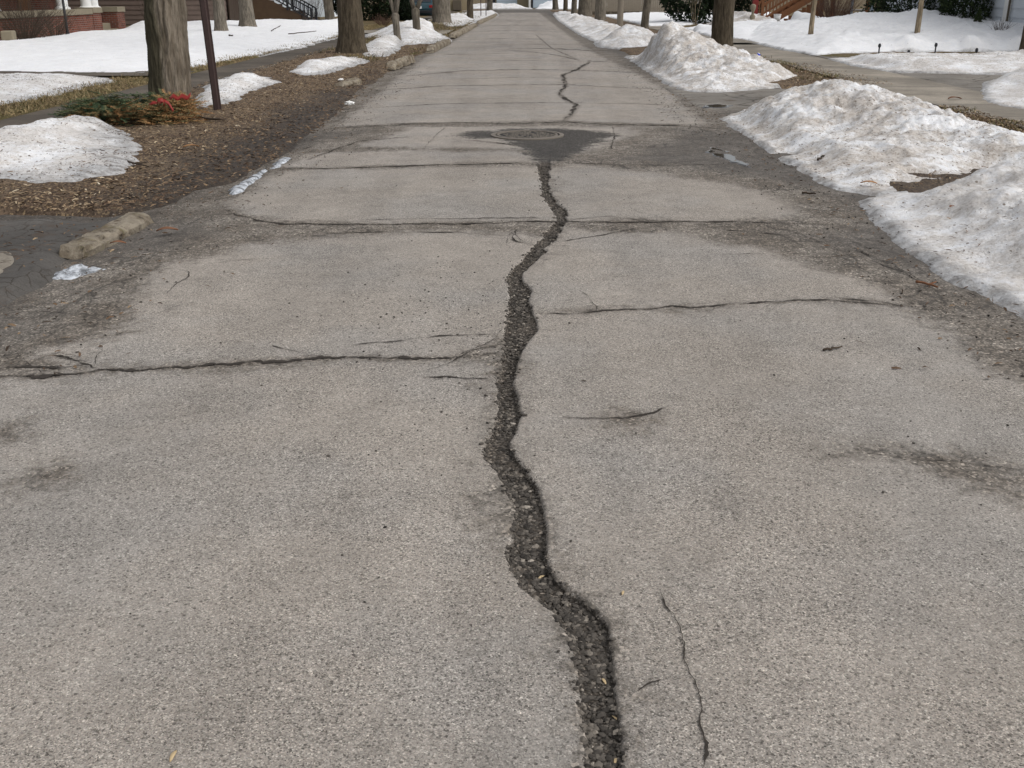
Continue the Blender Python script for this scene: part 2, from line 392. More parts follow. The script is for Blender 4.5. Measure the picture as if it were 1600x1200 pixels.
M['gravel'] = mat_tint('gravel', [(0, (0.026, 0.023, 0.020)), (0.45, (0.095, 0.084, 0.072)), (0.8, (0.21, 0.185, 0.155)), (1, (0.46, 0.41, 0.35))])
M['crackfill'] = simple('crack_dirt', (0.040, 0.033, 0.027), 0.95, 0.5, 40, 0.6)
M['brick'] = mat_brick('brick')
M['stone'] = simple('stone_cap', (0.22, 0.19, 0.135), 0.85, 0.15, 5)
M['white'] = simple('white_paint', (0.74, 0.74, 0.72), 0.55, 0.06, 4, 0.05)
M['siding_brown'] = simple('siding_brown', (0.135, 0.100, 0.082), 0.8, 0.22, 3, 0.2)
M['siding_white'] = simple('siding_white', (0.56, 0.60, 0.64), 0.6, 0.06, 3, 0.05)
M['siding_blue'] = simple('siding_blue', (0.42, 0.50, 0.57), 0.6, 0.06, 3, 0.05)
M['stucco_pale'] = simple('stucco_pale', (0.76, 0.82, 0.87), 0.8, 0.06, 3, 0.15)
M['tan_wall'] = simple('tan_wall', (0.30, 0.25, 0.16), 0.8, 0.12, 3, 0.2)
M['wood_dark'] = simple('wood_dark', (0.045, 0.030, 0.020), 0.8, 0.3, 6, 0.2)
M['wood_red'] = simple('wood_redbrown', (0.185, 0.080, 0.035), 0.75, 0.25, 6, 0.2)
M['wood_grey'] = simple('wood_grey', (0.215, 0.185, 0.145), 0.9, 0.22, 6, 0.3)
M['fence_dark'] = simple('fence_dark', (0.115, 0.095, 0.070), 0.9, 0.25, 6, 0.3)
M['roof'] = simple('shingle', (0.07, 0.065, 0.06), 0.9, 0.2, 10, 0.5)
M['post'] = simple('rusty_post', (0.050, 0.030, 0.027), 0.6, 0.35, 12, 0.25, 0.4)
M['black'] = simple('black_metal', (0.018, 0.019, 0.022), 0.5, 0.2, 10, 0.05)
M['iron'] = simple('cast_iron', (0.155, 0.135, 0.112), 0.75, 0.25, 14, 0.4, 0.3)
M['iron_dark'] = simple('iron_recess', (0.022, 0.020, 0.018), 0.8, 0.2, 14, 0.3)
M['red'] = simple('red_ribbon', (0.22, 0.022, 0.018), 0.5, 0.2, 12, 0.05)
M['blue'] = simple('blue_wrapper', (0.02, 0.06, 0.55), 0.4, 0.15, 12, 0.05)
M['paper'] = simple('white_paper', (0.78, 0.78, 0.76), 0.6, 0.06, 12, 0.1)
M['car'] = simple('teal_paint', (0.012, 0.045, 0.058), 0.3, 0.1, 3, 0.0, 0.5)
M['rubber'] = simple('rubber', (0.015, 0.015, 0.015), 0.85, 0.2, 8, 0.1)
M['lamp_red'] = simple('tail_lamp', (0.25, 0.012, 0.012), 0.25, 0.1, 8, 0.0, 0.5)
M['steel'] = simple('steel', (0.45, 0.45, 0.45), 0.35, 0.1, 8, 0.0, 0.5, 0.9)
M['twig'] = simple('twig_bark', (0.055, 0.040, 0.028), 0.9, 0.3, 30, 0.3)
M['twig_red'] = simple('shrub_bark', (0.105, 0.060, 0.042), 0.9, 0.3, 30, 0.1)
M['leaf'] = simple('dead_leaf', (0.20, 0.09, 0.045), 0.8, 0.3, 30, 0.2)
M['leaf_orange'] = simple('orange_leaf', (0.36, 0.19, 0.08), 0.8, 0.3, 30, 0.2)
M['seed'] = simple('maple_seed', (0.50, 0.38, 0.22), 0.8, 0.2, 40, 0.1)
def mat_glass():
    b = NB('window_glass', 0.08, 0.5); return b.done((0.02, 0.024, 0.028))
M['glass'] = mat_glass()
def mat_water():
    b = NB('meltwater', 0.06, 0.9); return b.done((0.03, 0.028, 0.025), b.bump(b.noise(9, 3), 0.12, 0.01))
M['water'] = mat_water()
def mat_ice_sheen():
    b = NB('ice_sky_sheen', 0.22, 0.6)
    return b.done(b.mix(b.ss(b.noise(14, 5, 0.7), 0.35, 0.6), (0.10, 0.105, 0.11), (0.55, 0.58, 0.62)), b.bump(b.noise(20, 4), 0.3, 0.01))  # pale tone is the sky's reflection in meltwater, painted into the ice colour
M['ice'] = mat_ice_sheen()

rng = np.random.default_rng(11); random.seed(5)

# ------------------------------------------------------------------ the setting: ground and road
def sheet(name, poly, z, m, kind='structure'):
    vs = [(x, y, z) for x, y in poly]
    mb = MB().add(vs, [tuple(range(len(vs)))])
    a = sum(poly[i][0]*poly[(i+1) % len(poly)][1] - poly[(i+1) % len(poly)][0]*poly[i][1] for i in range(len(poly)))
    if a < 0: mb.f = [tuple(reversed(f)) for f in mb.f]
    o = mb.build(name, m); return tag(o, kind=kind)
def rect(x0, x1, y0, y1): return [(x0, y0), (x1, y0), (x1, y1), (x0, y1)]

sheet('ground', rect(-600, 600, -300, 900), -0.08, M['ground'])

# central open crack: (row, left, right) in the photo
CC = [(1300, 910, 985), (1200, 905, 975), (1150, 905, 970), (1100, 893, 962), (1050, 890, 962), (1000, 885, 957), (985, 880, 957), (960, 862, 940), (940, 838, 908), (920, 800, 880),
      (890, 788, 855), (850, 790, 850), (800, 800, 846), (760, 782, 840), (740, 767, 825), (720, 752, 808), (700, 750, 798), (680, 758, 805), (650, 770, 817), (620, 772, 808), (600, 768, 803),
      (580, 775, 805), (550, 780, 815), (520, 783, 836), (500, 787, 834), (470, 790, 828), (455, 792, 831), (440, 787, 815), (430, 789, 816), (415, 805, 829), (400, 822, 846), (380, 840, 863),
      (360, 852, 879), (345, 868, 887), (330, 860, 885), (318, 850, 872), (305, 845, 862), (290, 845, 857), (275, 840, 858), (262, 838, 860), (250, 838, 862)]
cl = np.array([G(l, r) for r, l, _ in CC]); crr = np.array([G(rr, r) for r, _, rr in CC])
CYL, CXL = cl[:, 1], cl[:, 0]; CYR, CXR = crr[:, 1], crr[:, 0]

DRY = [  # outlines of the dry, pale slabs
    [(-900, 612), (0, 600), (150, 586), (300, 578), (560, 568), (780, 562), (772, 600), (750, 700), (790, 860), (880, 985), (905, 1200), (900, 1500), (-1500, 1500)],
    [(95, 548), (150, 578), (300, 573), (500, 563), (780, 558), (830, 470), (860, 372), (790, 366), (520, 369), (400, 385), (260, 415), (214, 450), (205, 497), (178, 522)],
    [(352, 325), (440, 347), (600, 350), (868, 345), (845, 262), (600, 264), (440, 267), (395, 298)],
    [(885, 345), (1215, 345), (1248, 330), (1190, 300), (1050, 275), (900, 259), (860, 264)],
    [(825, 489), (960, 485), (1150, 475), (1270, 469), (1397, 470), (1340, 440), (1200, 395), (1050, 366), (890, 362), (815, 430)],
    [(815, 495), (960, 489), (1150, 480), (1270, 474), (1400, 480), (1500, 535), (1600, 607), (1900, 800), (2300, 1500), (960, 1500), (975, 1200), (955, 985), (850, 860), (800, 700), (812, 560)],
    [(440, 262), (600, 259), (842, 255), (815, 240), (640, 237), (520, 238), (470, 248)],
    [(528, 197), (650, 193), (880, 190), (1050, 194), (1098, 197), (1050, 150), (1000, 118), (940, 90), (905, 68), (870, 42), (842, 20), (784, 20), (745, 42), (705, 66), (660, 92), (610, 130)],
    [(560, 230), (650, 200), (800, 199), (985, 200), (1000, 210), (965, 222), (920, 238), (900, 242), (830, 235)],
]
STAIN = [
    [(1320, 704), (1400, 708), (1500, 716), (1600, 730), (1600, 768), (1540, 760), (1480, 745), (1400, 726)],
    [(40, 748), (70, 736), (115, 735), (95, 750), (60, 757)], [(-60, 690), (-10, 668), (30, 664), (20, 682)], [(955, 657), (985, 652), (1008, 658), (985, 668)],
]
TAR = [[(765, 207), (800, 203), (880, 203), (935, 207), (962, 212), (925, 228), (890, 245), (852, 259), (838, 247), (815, 232), (790, 222)],
       [(708, 214), (740, 208), (800, 204), (800, 214), (760, 218)]]
CRACKS = [  # polyline in the photo, width in metres, wobble
    ([(-120, 592), (0, 590), (100, 588), (150, 582), (250, 578), (330, 574), (420, 568), (470, 562), (560, 563), (600, 564), (700, 562), (775, 556)], .017),
    ([(150, 582), (112, 562), (78, 556)], .009), ([(0, 577), (50, 576), (95, 578)], .008),
    ([(545, 543), (620, 536), (690, 527), (778, 525)], .005), ([(715, 557), (745, 548), (780, 543)], .008), ([(660, 593), (700, 592), (765, 597)], .006),
    ([(832, 493), (900, 493), (960, 488), (1010, 487), (1050, 481), (1080, 483), (1150, 477), (1200, 475), (1270, 471), (1330, 473), (1400, 477), (1480, 488)], .008),
    ([(350, 330), (400, 345), (440, 353), (480, 352), (600, 353), (700, 352), (780, 350), (870, 348), (960, 350), (1050, 349), (1100, 348), (1200, 350), (1290, 351)], .018),
    ([(480, 368), (600, 365), (720, 366), (800, 372)], .007), ([(890, 345), (950, 340), (1000, 346), (1080, 349)], .008), ([(798, 366), (802, 378), (838, 387)], .008),
    ([(878, 380), (950, 368), (1000, 357)], .006), ([(1080, 350), (1130, 360), (1180, 365), (1260, 372)], .008), ([(560, 346), (680, 344), (860, 342)], .006),
    ([(440, 265), (520, 264), (600, 262), (700, 259), (845, 257)], .022), ([(870, 256), (950, 258), (1050, 260), (1130, 258), (1190, 262)], .012),
    ([(510, 202), (600, 197), (650, 195), (720, 193), (800, 195), (880, 193), (960, 196), (1050, 197), (1110, 200)], .030),
    ([(700, 197), (685, 210), (660, 235), (740, 235), (800, 233)], .005), ([(735, 221), (775, 225), (812, 230)], .02), ([(958, 199), (960, 212), (955, 236)], .006),
    ([(480, 250), (560, 222), (640, 215)], .012),
    ([(590, 168), (700, 163), (870, 162), (1000, 163), (1070, 166)], .018), ([(600, 141), (700, 135), (880, 133), (960, 137), (1040, 140)], .03),
    ([(640, 119), (720, 112), (800, 110), (870, 110), (960, 112), (1020, 116)], .05), ([(690, 86), (760, 85), (800, 84)], .04), ([(790, 79), (850, 84), (885, 90), (905, 95)], .03),
    ([(800, 76), (870, 77), (920, 79), (985, 80)], .09), ([(720, 62), (780, 61), (860, 62)], .07), ([(735, 50), (800, 48), (880, 50)], .08), ([(750, 41), (800, 40), (860, 41)], .10),
    ([(880, 192), (893, 180), (902, 166), (886, 158), (874, 148), (884, 135), (880, 118), (900, 110), (918, 100), (922, 94)], .034), ([(905, 95), (880, 84), (862, 76), (845, 62), (838, 55)], .012),
    ([(760, 95), (850, 96), (960, 97)], .03), ([(700, 125), (820, 122), (930, 124)], .02), ([(770, 70), (840, 70), (925, 71)], .05), ([(765, 34), (810, 33), (855, 34)], .10),
    ([(1030, 930), (1035, 940), (1045, 965), (1060, 985), (1065, 1010), (1072, 1040), (1085, 1075), (1090, 1100), (1095, 1135), (1105, 1160), (1112, 1170), (1100, 1190), (1092, 1215)], .0045),
    ([(992, 1086), (1012, 1076), (1033, 1067)], .002), ([(880, 657), (930, 659), (955, 657), (985, 655), (1020, 648), (1045, 640)], .006),
    ([(1310, 708), (1380, 714), (1430, 722), (1480, 722), (1600, 737), (1700, 745)], .004), ([(245, 492), (280, 480), (305, 476)], .005),
    ([(1120, 400), (1200, 398)], .004), ([(1300, 372), (1400, 420), (1500, 470)], .006), ([(1230, 360), (1320, 395), (1420, 430)], .005),
]
CRK = [(GP(p), w) for p, w in CRACKS]
_rc = random.Random(8)
for _P, _w in list(CRK):           # fine branches splitting off the main cracks
    if _w < .008 or _w > .03: continue
    for _ in range(4):
        i = _rc.randrange(len(_P)-1); u = _rc.random(); ax = _P[i][0]+(_P[i+1][0]-_P[i][0])*u; ay = _P[i][1]+(_P[i+1][1]-_P[i][1])*u
        a0 = math.atan2(_P[i+1][1]-_P[i][1], _P[i+1][0]-_P[i][0]) + _rc.choice((-1, 1))*_rc.uniform(.15, .9) + (math.pi if _rc.random() < .5 else 0)
        L = _rc.uniform(.12, .55); q = [(ax, ay)]
        for k in range(4): a0 += _rc.uniform(-.4, .4); q.append((q[-1][0]+math.cos(a0)*L/4, q[-1][1]+math.sin(a0)*L/4))
        CRK.append((q, _rc.uniform(.0014, .0030)))
for _ in range(46):                # short cracks in the broken shoulders
    ay = _rc.uniform(4.5, 16); ax = _rc.choice((_rc.uniform(-2.6, -1.7), _rc.uniform(1.8, 2.6))); a0 = _rc.uniform(0, 6.28); q = [(ax, ay)]; L = _rc.uniform(.2, .7)
    for k in range(5): a0 += _rc.uniform(-.6, .6); q.append((q[-1][0]+math.cos(a0)*L/5, q[-1][1]+math.sin(a0)*L/5))
    CRK.append((q, _rc.uniform(.003, .007)))

def road_z(x, y):
    x = np.asarray(x, float); y = np.asarray(y, float)
    return 0.010*fbm(x*0.5, y*0.35, 2, 3) + 0.012*np.exp(-((x)/2.2)**2)
def crack_amount(x, y):
    yy = np.clip(y, CYL.min(), CYL.max())
    fade = sstep(CYL.max()+0.05, CYL.max()-0.4, y)
    o = np.argsort(CYL); xl = np.interp(yy, CYL[o], CXL[o]); o = np.argsort(CYR); xr = np.interp(yy, CYR[o], CXR[o])
    k2 = np.clip(y/2.5, 0.8, 2.5)
    xl = xl + 0.036*fbm(y*9, 0*y+3.3, 3, 21) + 0.024*k2*fbm(y*34/k2, x*12, 3, 23); xr = xr + 0.030*fbm(y*9, 0*y+8.3, 3, 22) + 0.022*k2*fbm(y*34/k2, x*12+5, 3, 24)
    left = np.clip((x - xl)/0.035, 0, 1); right = np.clip((xr - x)/0.012, 0, 1)
    return np.minimum(sstep(0, 1, left), right)*fade, xl, xr

def build_road():
    xs = np.concatenate([np.arange(-4.4, -0.42, 0.028), np.arange(-0.42, 0.62, 0.0055), np.arange(0.62, 4.4, 0.028)])
    ys = np.concatenate([np.linspace(-8, 1.05, 24), 1.1*1.0042**np.arange(0, 1105)]); ys = ys[ys < 112]
    X, Y = np.meshgrid(xs, ys); x = X.ravel(); y = Y.ravel()
    dry = np.full(x.shape, -2.0)
    for p in DRY:
        P = GP(p); a = np.array(P); lo = a.min(0)-1.2; hi = a.max(0)+1.2
        k = np.where((x > lo[0]) & (x < hi[0]) & (y > lo[1]) & (y < hi[1]))[0]
        dry[k] = np.maximum(dry[k], sdf(x[k], y[k], P))
    for p in STAIN:
        P = GP(p); a = np.array(P); lo = a.min(0)-0.5; hi = a.max(0)+0.5
        k = np.where((x > lo[0]) & (x < hi[0]) & (y > lo[1]) & (y < hi[1]))[0]
        dry[k] = np.minimum(dry[k], -sdf(x[k], y[k], P) - 0.05)
    dry = np.where(y < 1.2, np.maximum(dry, 0.5), dry)
    tar = np.full(x.shape, -1.0)
    for p in TAR:
        P = GP(p); k = np.where((y > 7) & (y < 14) & (np.abs(x) < 2.5))[0]
        tar[k] = np.maximum(tar[k], sdf(x[k], y[k], P))
    halo = np.zeros(x.shape)
    for P, w in CRK:
        a = np.array(P); rg = 0.035 + w*2.6; lo = a.min(0)-rg; hi = a.max(0)+rg
        k = np.where((x > lo[0]) & (x < hi[0]) & (y > lo[1]) & (y < hi[1]))[0]
        if len(k): halo[k] = np.maximum(halo[k], np.clip(1 - seg_dist(x[k], y[k], P)/rg, 0, 1)*min(1, w/.015+.2))
    ca, xl, xr = crack_amount(x, y)
    near = np.clip(1 - np.minimum(np.abs(x-xl), np.abs(x-xr))/0.035, 0, 1)*(y < 12)
    halo = np.maximum(halo, near*0.5)
    z = road_z(x, y)
    bed = 0.024 + 0.010*fbm(x*30, y*30, 3, 5) + 0.010*fbm(x*6, y*6, 2, 6)
    z = z - ca*bed + 0.004*fbm(x*18, y*18, 3, 8)*(dry < 0.05) + 0.02*fbm(x*4, y*4, 4, 9)*sstep(0.1, -0.6, dry)
    z = z - 0.03*sstep(-2.15, -2.5, x)*sstep(-3.2, -2.7, x)          # gutter
    me = grid_mesh('road', np.stack([x, y, z], 1), len(xs), len(ys), dict(dry=dry, crack=ca, tar=tar, halo=halo))
    tag(link_mesh('road', me, M['road']), kind='structure')
build_road()

def build_cracks():
    mb = MB()
    for ci, (P, w) in enumerate(CRK):
        P = np.array(P); seg = np.linalg.norm(np.diff(P, axis=0), axis=1); cum = np.concatenate([[0], np.cumsum(seg)])
        ym = P[:, 1].mean(); step = max(0.005, 0.003*ym); n = max(4, int(cum[-1]/step))
        t = np.linspace(0, cum[-1], n); x = np.interp(t, cum, P[:, 0]); y = np.interp(t, cum, P[:, 1])
        tx = np.gradient(x); ty = np.gradient(y); L = np.hypot(tx, ty)+1e-9; nx, ny = -ty/L, tx/L
        w = w*(1.8 if w < .01 else 1.4); am = 0.010 + w*0.7
        off = 0.5*am*fbm(t/0.018, 0*t+ci*2.7, 3, 37) + am*2.2*fbm(t/0.22, 0*t+ci*3.1, 3, 31) + am*1.6*fbm(t/0.06, 0*t+ci*1.7, 4, 33)
        x = x+nx*off; y = y+ny*off
        ww = w*np.clip(0.62 + 3.0*fbm(t/0.12, 0*t+ci*5.5, 4, 35), 0.28, 2.2)*np.clip(np.minimum(t, cum[-1]-t)/(0.12*cum[-1]+1e-6), 0.12, 1)
        zz = road_z(x, y) + 0.0035 + 0.00008*y
        e1 = ww*np.clip(.5 + 1.5*fbm(t/0.02, 0*t+ci*4.1, 3, 38), .04, 1.3); e2 = ww*np.clip(.5 + 1.5*fbm(t/0.02, 0*t+ci*6.1, 3, 39), .04, 1.3)
        a = np.stack([x+nx*e1, y+ny*e1, zz], 1); b = np.stack([x-nx*e2, y-ny*e2, zz], 1)
        vs = np.empty((2*n, 3)); vs[0::2] = a; vs[1::2] = b
        mb.add(vs.tolist(), [(2*i, 2*i+1, 2*i+3, 2*i+2) for i in range(n-1)])
    tag(mb.build('road_cracks', M['crackfill']), kind='structure')
build_cracks()

# loose stones in the open crack and crumbs on the road
OCT_V = np.array([(1, 0, 0), (-1, 0, 0), (0, 1, 0), (0, -1, 0), (0, 0, 1), (0, 0, -1), (.6, .6, .5), (-.6, .6, .5), (.6, -.6, .5), (-.6, -.6, .5)])
OCT_F = [(4, 6, 7), (4, 7, 9), (4, 9, 8), (4, 8, 6), (0, 2, 6), (2, 1, 7), (1, 3, 9), (3, 0, 8), (6, 2, 7), (7, 1, 9), (9, 3, 8), (8, 0, 6), (0, 5, 2), (2, 5, 1), (1, 5, 3), (3, 5, 0)]
def stones(name, pts, sizes, m, tints, flat=0.7):
    n = len(pts); k = len(OCT_V)
    V = OCT_V[None]*(1 + rng.uniform(-.3, .3, (n, k, 1)))*np.asarray(sizes)[:, None, None]
    V[:, :, 2] *= flat; a = rng.uniform(0, 6.28, n); c, s = np.cos(a)[:, None], np.sin(a)[:, None]
    X = V[:, :, 0]*1.2; Y = V[:, :, 1]*0.9
    V = np.stack([X*c-Y*s, X*s+Y*c, V[:, :, 2]], -1) + np.asarray(pts)[:, None, :]
    F = (np.array(OCT_F)[None] + (np.arange(n)*k)[:, None, None]).reshape(-1, 3)
    me = bpy.data.meshes.new(name); me.from_pydata(V.reshape(-1, 3).tolist(), [], F.tolist()); me.update()
    at = me.attributes.new('tint', 'FLOAT', 'POINT'); at.data.foreach_set('value', np.repeat(np.asarray(tints, np.float32), k))
    o = link_mesh(name, me, m); return tag(o, kind='stuff')
def build_gravel():
    n = 24000
    y = 1.2 + (rng.random(n)**1.7)*8.5
    _, xl, xr = crack_amount(np.zeros(n), y)
    u = rng.beta(1.1, 1.1, n); x = xl + u*(xr-xl) + rng.normal(0, .004, n) + (rng.random(n) < .10)*rng.normal(0, .05, n)
    ca, _, _ = crack_amount(x, y)
    s = np.clip(rng.lognormal(-5.60, 0.50, n), 0.0018, 0.010)
    z = road_z(x, y) - ca*0.024 + s*0.25
    dens = 0.35 + 2.4*fbm(y*2.2, x*4, 3, 27)
    g = ((ca > 0.15) & (rng.random(n) < np.clip(dens+.45, .25, 1))) | (rng.random(n) < .05)
    stones('gravel', np.stack([x, y, z], 1)[g], s[g], M['gravel'], np.clip(rng.beta(1.3, 2.6, n), 0, 1)[g])
build_gravel()
def build_crumbs():
    pts = []; sz = []; tn = []
    for (px, py, sx, sy, n) in ((650, 480, 90, 45, 130), (640, 660, 80, 60, 30), (720, 520, 50, 60, 50), (1480, 640, 100, 80, 25), (560, 560, 220, 120, 30), (1150, 620, 300, 150, 20), (300, 800, 250, 160, 14), (600, 1000, 260, 120, 8), (820, 320, 200, 30, 40)):
        for _ in range(n):
            x, y = G(random.gauss(px, sx), min(1190, max(275, random.gauss(py, sy))))
            pts.append((x, y, float(road_z(x, y))+.002)); sz.append(random.choice((.0025, .003, .0035, .004, .006))*(0.7 if py > 700 else 1)); tn.append(random.random()*.45)
    for _ in range(1500):   # grit along both gutters
        Y = random.uniform(4, 24)
        X = random.choice((random.uniform(-3.3, -1.9), random.uniform(1.9, 2.75)))
        pts.append((X, Y, float(road_z(X, Y))+.002)); sz.append(random.uniform(.003, .009)); tn.append(random.random()**1.5*.9)
    stones('loose_grit', pts, sz, M['gravel'], tn)
build_crumbs()

# ------------------------------------------------------------------ verges, pavements, drives
def patch(name, poly, m, res, zf, kind='structure', wob=0.12, wet=None, skirt=0.12, freq=2.2):
    a = np.array(poly); lo = a.min(0)-0.3; hi = a.max(0)+0.3
    rx = res; ry = res*2.2
    xs = np.arange(lo[0], hi[0], rx); ys = np.arange(lo[1], hi[1], ry)
    X, Y = np.meshgrid(xs, ys); x = X.ravel(); y = Y.ravel()
    d = sdf(x, y, poly) + wob*2*fbm(x*freq, y*freq*0.8, 4, 41)
    z = zf(x, y) + np.where(d < 0, d*0.6, 0) - skirt*sstep(skirt*1.6, 0, d)
    D = d.reshape(len(ys), len(xs)); dm = np.maximum.reduce([D[:-1, :-1], D[1:, :-1], D[:-1, 1:], D[1:, 1:]])
    at = {}
    if wet is not None: at['wet'] = wet(x, y)
    me = grid_mesh(name, np.stack([x, y, z], 1), len(xs), len(ys), at, dm > -0.12)
    return tag(link_mesh(name, me, m), kind=kind)

def vz(x, y): return 0.055 + 0.05*sstep(-2.6, -4.2, x) + 0.06*fbm(x*1.6, y*1.6, 4, 51) + 0.022*fbm(x*14, y*14, 3, 52)
patch('verge', [G(225, 332), G(300, 300), G(375, 278), G(445, 243), G(520, 185), G(548, 160), (-2.65, 18), (-2.70, 25), (-2.55, 34), (-2.6, 60), (-2.7, 104), (-5.3, 104), (-5.3, 9), (-9, 8.4), G(-260, 375), G(0, 338), G(150, 340)],
      M['verge'], 0.035, vz, wet=lambda x, y: sstep(-3.5, -2.6, x + 0.5*fbm(x*1.5, y*1.5, 3, 61))*sstep(30, 12, y) + 0.0)
patch('verge', [(2.8, 2), (5.9, 2), (5.9, 14.2), (3.2, 14.4), (2.9, 10)], M['verge'], 0.06, lambda x, y: 0.05 + 0.05*fbm(x*2, y*2, 4, 53) + 0.035*fbm(x*10, y*10, 4, 54), wet=lambda x, y: 0.55*sstep(5.0, 4.0, x))  # wet term also darkens the soil as painted shade in the bank hollow
patch('verge', [(2.7, 18.2), (5.9, 18.0), (5.9, 104), (2.6, 104)], M['verge'], 0.07, lambda x, y: 0.05 + 0.05*fbm(x*2, y*2, 4, 55), wet=lambda x, y: 0*x)
sheet('sidewalk', rect(-6.45, -5.22, -4, 104), 0.035, M['sidewalk_dark'])
patch('lawn_strip', [(-6.42, 3), (-6.42, 40), (-6.42, 104), (-30, 104), (-30, 3)], M['grass_soil'], 0.10, lambda x, y: 0.06 + 0.05*fbm(x*2.5, y*2.5, 4, 57), wob=0.1)
sheet('sidewalk', rect(5.85, 7.35, -4, 104), 0.035, M['sidewalk_tan'])
patch('lawn_strip', [(7.3, 22.2), (7.3, 104), (30, 104), (30, 22.2)], M['grass_soil'], 0.14, lambda x, y: 0.05 + 0.05*fbm(x*2.5, y*2.5, 4, 58), wob=0.1)
patch('driveway', [(2.5, 14.5), (2.35, 18.3), (5.9, 17.6), (5.9, 14.0)], M['drive'], 0.08, lambda x, y: 0.02 + 0.02*fbm(x, y, 3, 59), wob=0.06, skirt=0.03)
sheet('driveway', rect(7.34, 24, 12.6, 21.2), 0.030, M['drive'])
sheet('driveway', [(7.34, 28.5), (9.5, 26), (24, 25.2), (24, 24.6), (7.34, 24.6)], 0.045, M['drive'])
# near-left broken apron with its slab of concrete
patch('driveway', GP([(-500, 345), (0, 347), (150, 350), (205, 338), (150, 365), (105, 390), (70, 430), (-30, 480), (-500, 640)]), M['apron'], 0.03, lambda x, y: 0.030 + 0.03*fbm(x*3, y*3, 4, 60), wob=0.05, skirt=0.03)
patch('concrete_slab', GP([(-400, 400), (-60, 397), (24, 402), (30, 415), (0, 440), (-200, 500), (-500, 600)]), M['sidewalk_tan'], 0.05, lambda x, y: 0.050 + 0.015*fbm(x*3, y*3, 4, 62), wob=0.05, skirt=0.03)
sheet('cross_street', rect(-60, 60, 104.3, 111), 0.012, M['drive'])
sheet('driveway', [(-24, 40), (-5.25, 41.0), (-2.8, 40.4), (-2.8, 44.8), (-5.25, 44.2), (-24, 45)], 0.10, M['sidewalk_tan'])
sheet('driveway', rect(2.9, 7.3, 33.2, 36.4), 0.09, M['sidewalk_tan'])
sheet('path', rect(-15.5, -6.3, 19.4, 20.6), 0.10, M['sidewalk_dark'])

# meltwater, and gutter ice with a painted sky sheen
def puddle(name, pts, z, m):
    return patch(name, GP(pts), m, 0.012, lambda x, y: z + 0*x, wob=0.07, skirt=0.02, freq=9.0)
puddle('puddle', [(358, 304), (366, 290), (385, 281), (402, 270), (414, 265), (404, 276), (388, 292), (372, 302)], 0.012, M['ice'])
puddle('puddle', [(424, 262), (432, 254), (446, 246), (452, 248), (440, 258), (428, 264)], 0.012, M['ice'])
puddle('puddle', [(82, 428), (88, 421), (108, 418), (122, 412), (144, 412), (130, 418), (112, 422), (94, 427)], 0.016, M['ice'])
puddle('puddle', [(1098, 238), (1110, 231), (1135, 234), (1152, 246), (1168, 256), (1180, 266), (1168, 263), (1140, 252), (1112, 246)], 0.008, M['water'])
puddle('puddle', [(1095, 168), (1120, 165), (1145, 168), (1130, 172), (1105, 171)], 0.03, M['water'])

# ------------------------------------------------------------------ snow
DEBRIS = []
def snow(name, label, foot, crests, m, res=0.04, thick=0.035, lump=0.05, wob=0.10, base=0.0, power=2.0, structure=False, seed=0, pits=(), apron=None, ragged=3.0):
    a = np.array(foot); lo = a.min(0)-0.25; hi = a.max(0)+0.25
    xs = np.arange(lo[0], hi[0], res); ys = np.arange(lo[1], hi[1], res*1.5)
    X, Y = np.meshgrid(xs, ys); x = X.ravel(); y = Y.ravel()
    d = sdf(x, y, foot) + wob*2*fbm(x*ragged, y*ragged, 5, 71+seed)
    dp = np.maximum(d, 0)
    num = 0; den = 1.0/np.maximum(dp, 0.02)**power
    for cx, cy, h in crests:
        r = np.maximum(np.hypot(x-cx, (y-cy)*0.8), 0.12); w = 1.0/r**power
        num = num + w*h; den = den + w
    z = num/den
    if apron: z = z*(0.12 + 0.88*sstep(apron[0], apron[1], dp + 0.10*fbm(x*2, y*2, 3, 70+seed)))
    zi = np.clip(z/0.25, 0, 1)
    z = z + thick*sstep(0, 0.09, dp)*(0.75+0.9*fbm(x*3, y*3, 3, 74+seed))
    rid = 1 - 2*np.abs(fbm(x*4.5, y*4.5, 4, 76+seed))*2
    z = z + lump*(1.6*fbm(x*2.4, y*2.4, 4, 72+seed) + 0.5*(rid-0.6))*(0.15+0.85*zi) + 0.55*lump*fbm(x*11, y*11, 5, 78+seed)*(0.3+0.7*zi) + 0.35*lump*(0.5-2*np.abs(fbm(x*7, y*7, 4, 79+seed)))*(0.15+0.85*zi)
    for qx, qy, rx_, ry_, dd_ in pits: z = z - dd_*np.exp(-(((x-qx)/rx_)**2 + ((y-qy)/ry_)**2)**2)
    z = np.where(d > 0, z, d*0.9) + base
    D = d.reshape(len(ys), len(xs)); dm = np.maximum.reduce([D[:-1, :-1], D[1:, :-1], D[:-1, 1:], D[1:, 1:]])
    me = grid_mesh(name, np.stack([x, y, z], 1), len(xs), len(ys), dict(edge=d, h=z), dm > -0.14)
    o = link_mesh(name, me, m)
    if m in (M['snow_melt'], M['snow_mid'], M['snow_dirty'], M['snow_grey']) and lo[1] < 40:
        kk = np.where((d > 0.02) & (y < 40))[0]; area = len(kk)*res*res*1.5
        w = np.clip(0.25 + 2.2*fbm(x[kk]*1.1, y[kk]*1.1, 3, 99+seed) + (0.6*sstep(0.6, 0.05, d[kk]) if m in (M['snow_mid'], M['snow_melt']) else 0), 0.02, 1)
        nn = int(area*(300 if m is M['snow_melt'] else 170 if m is M['snow_mid'] else 75)); sel = rng.choice(kk, nn, p=w/w.sum())
        DEBRIS.append(np.stack([x[sel]+rng.uniform(-.5, .5, nn)*res, y[sel]+rng.uniform(-.5, .5, nn)*res, z[sel]+.006], 1))
    return tag(o, kind='structure') if structure else tag(o, label, 'snow bank')

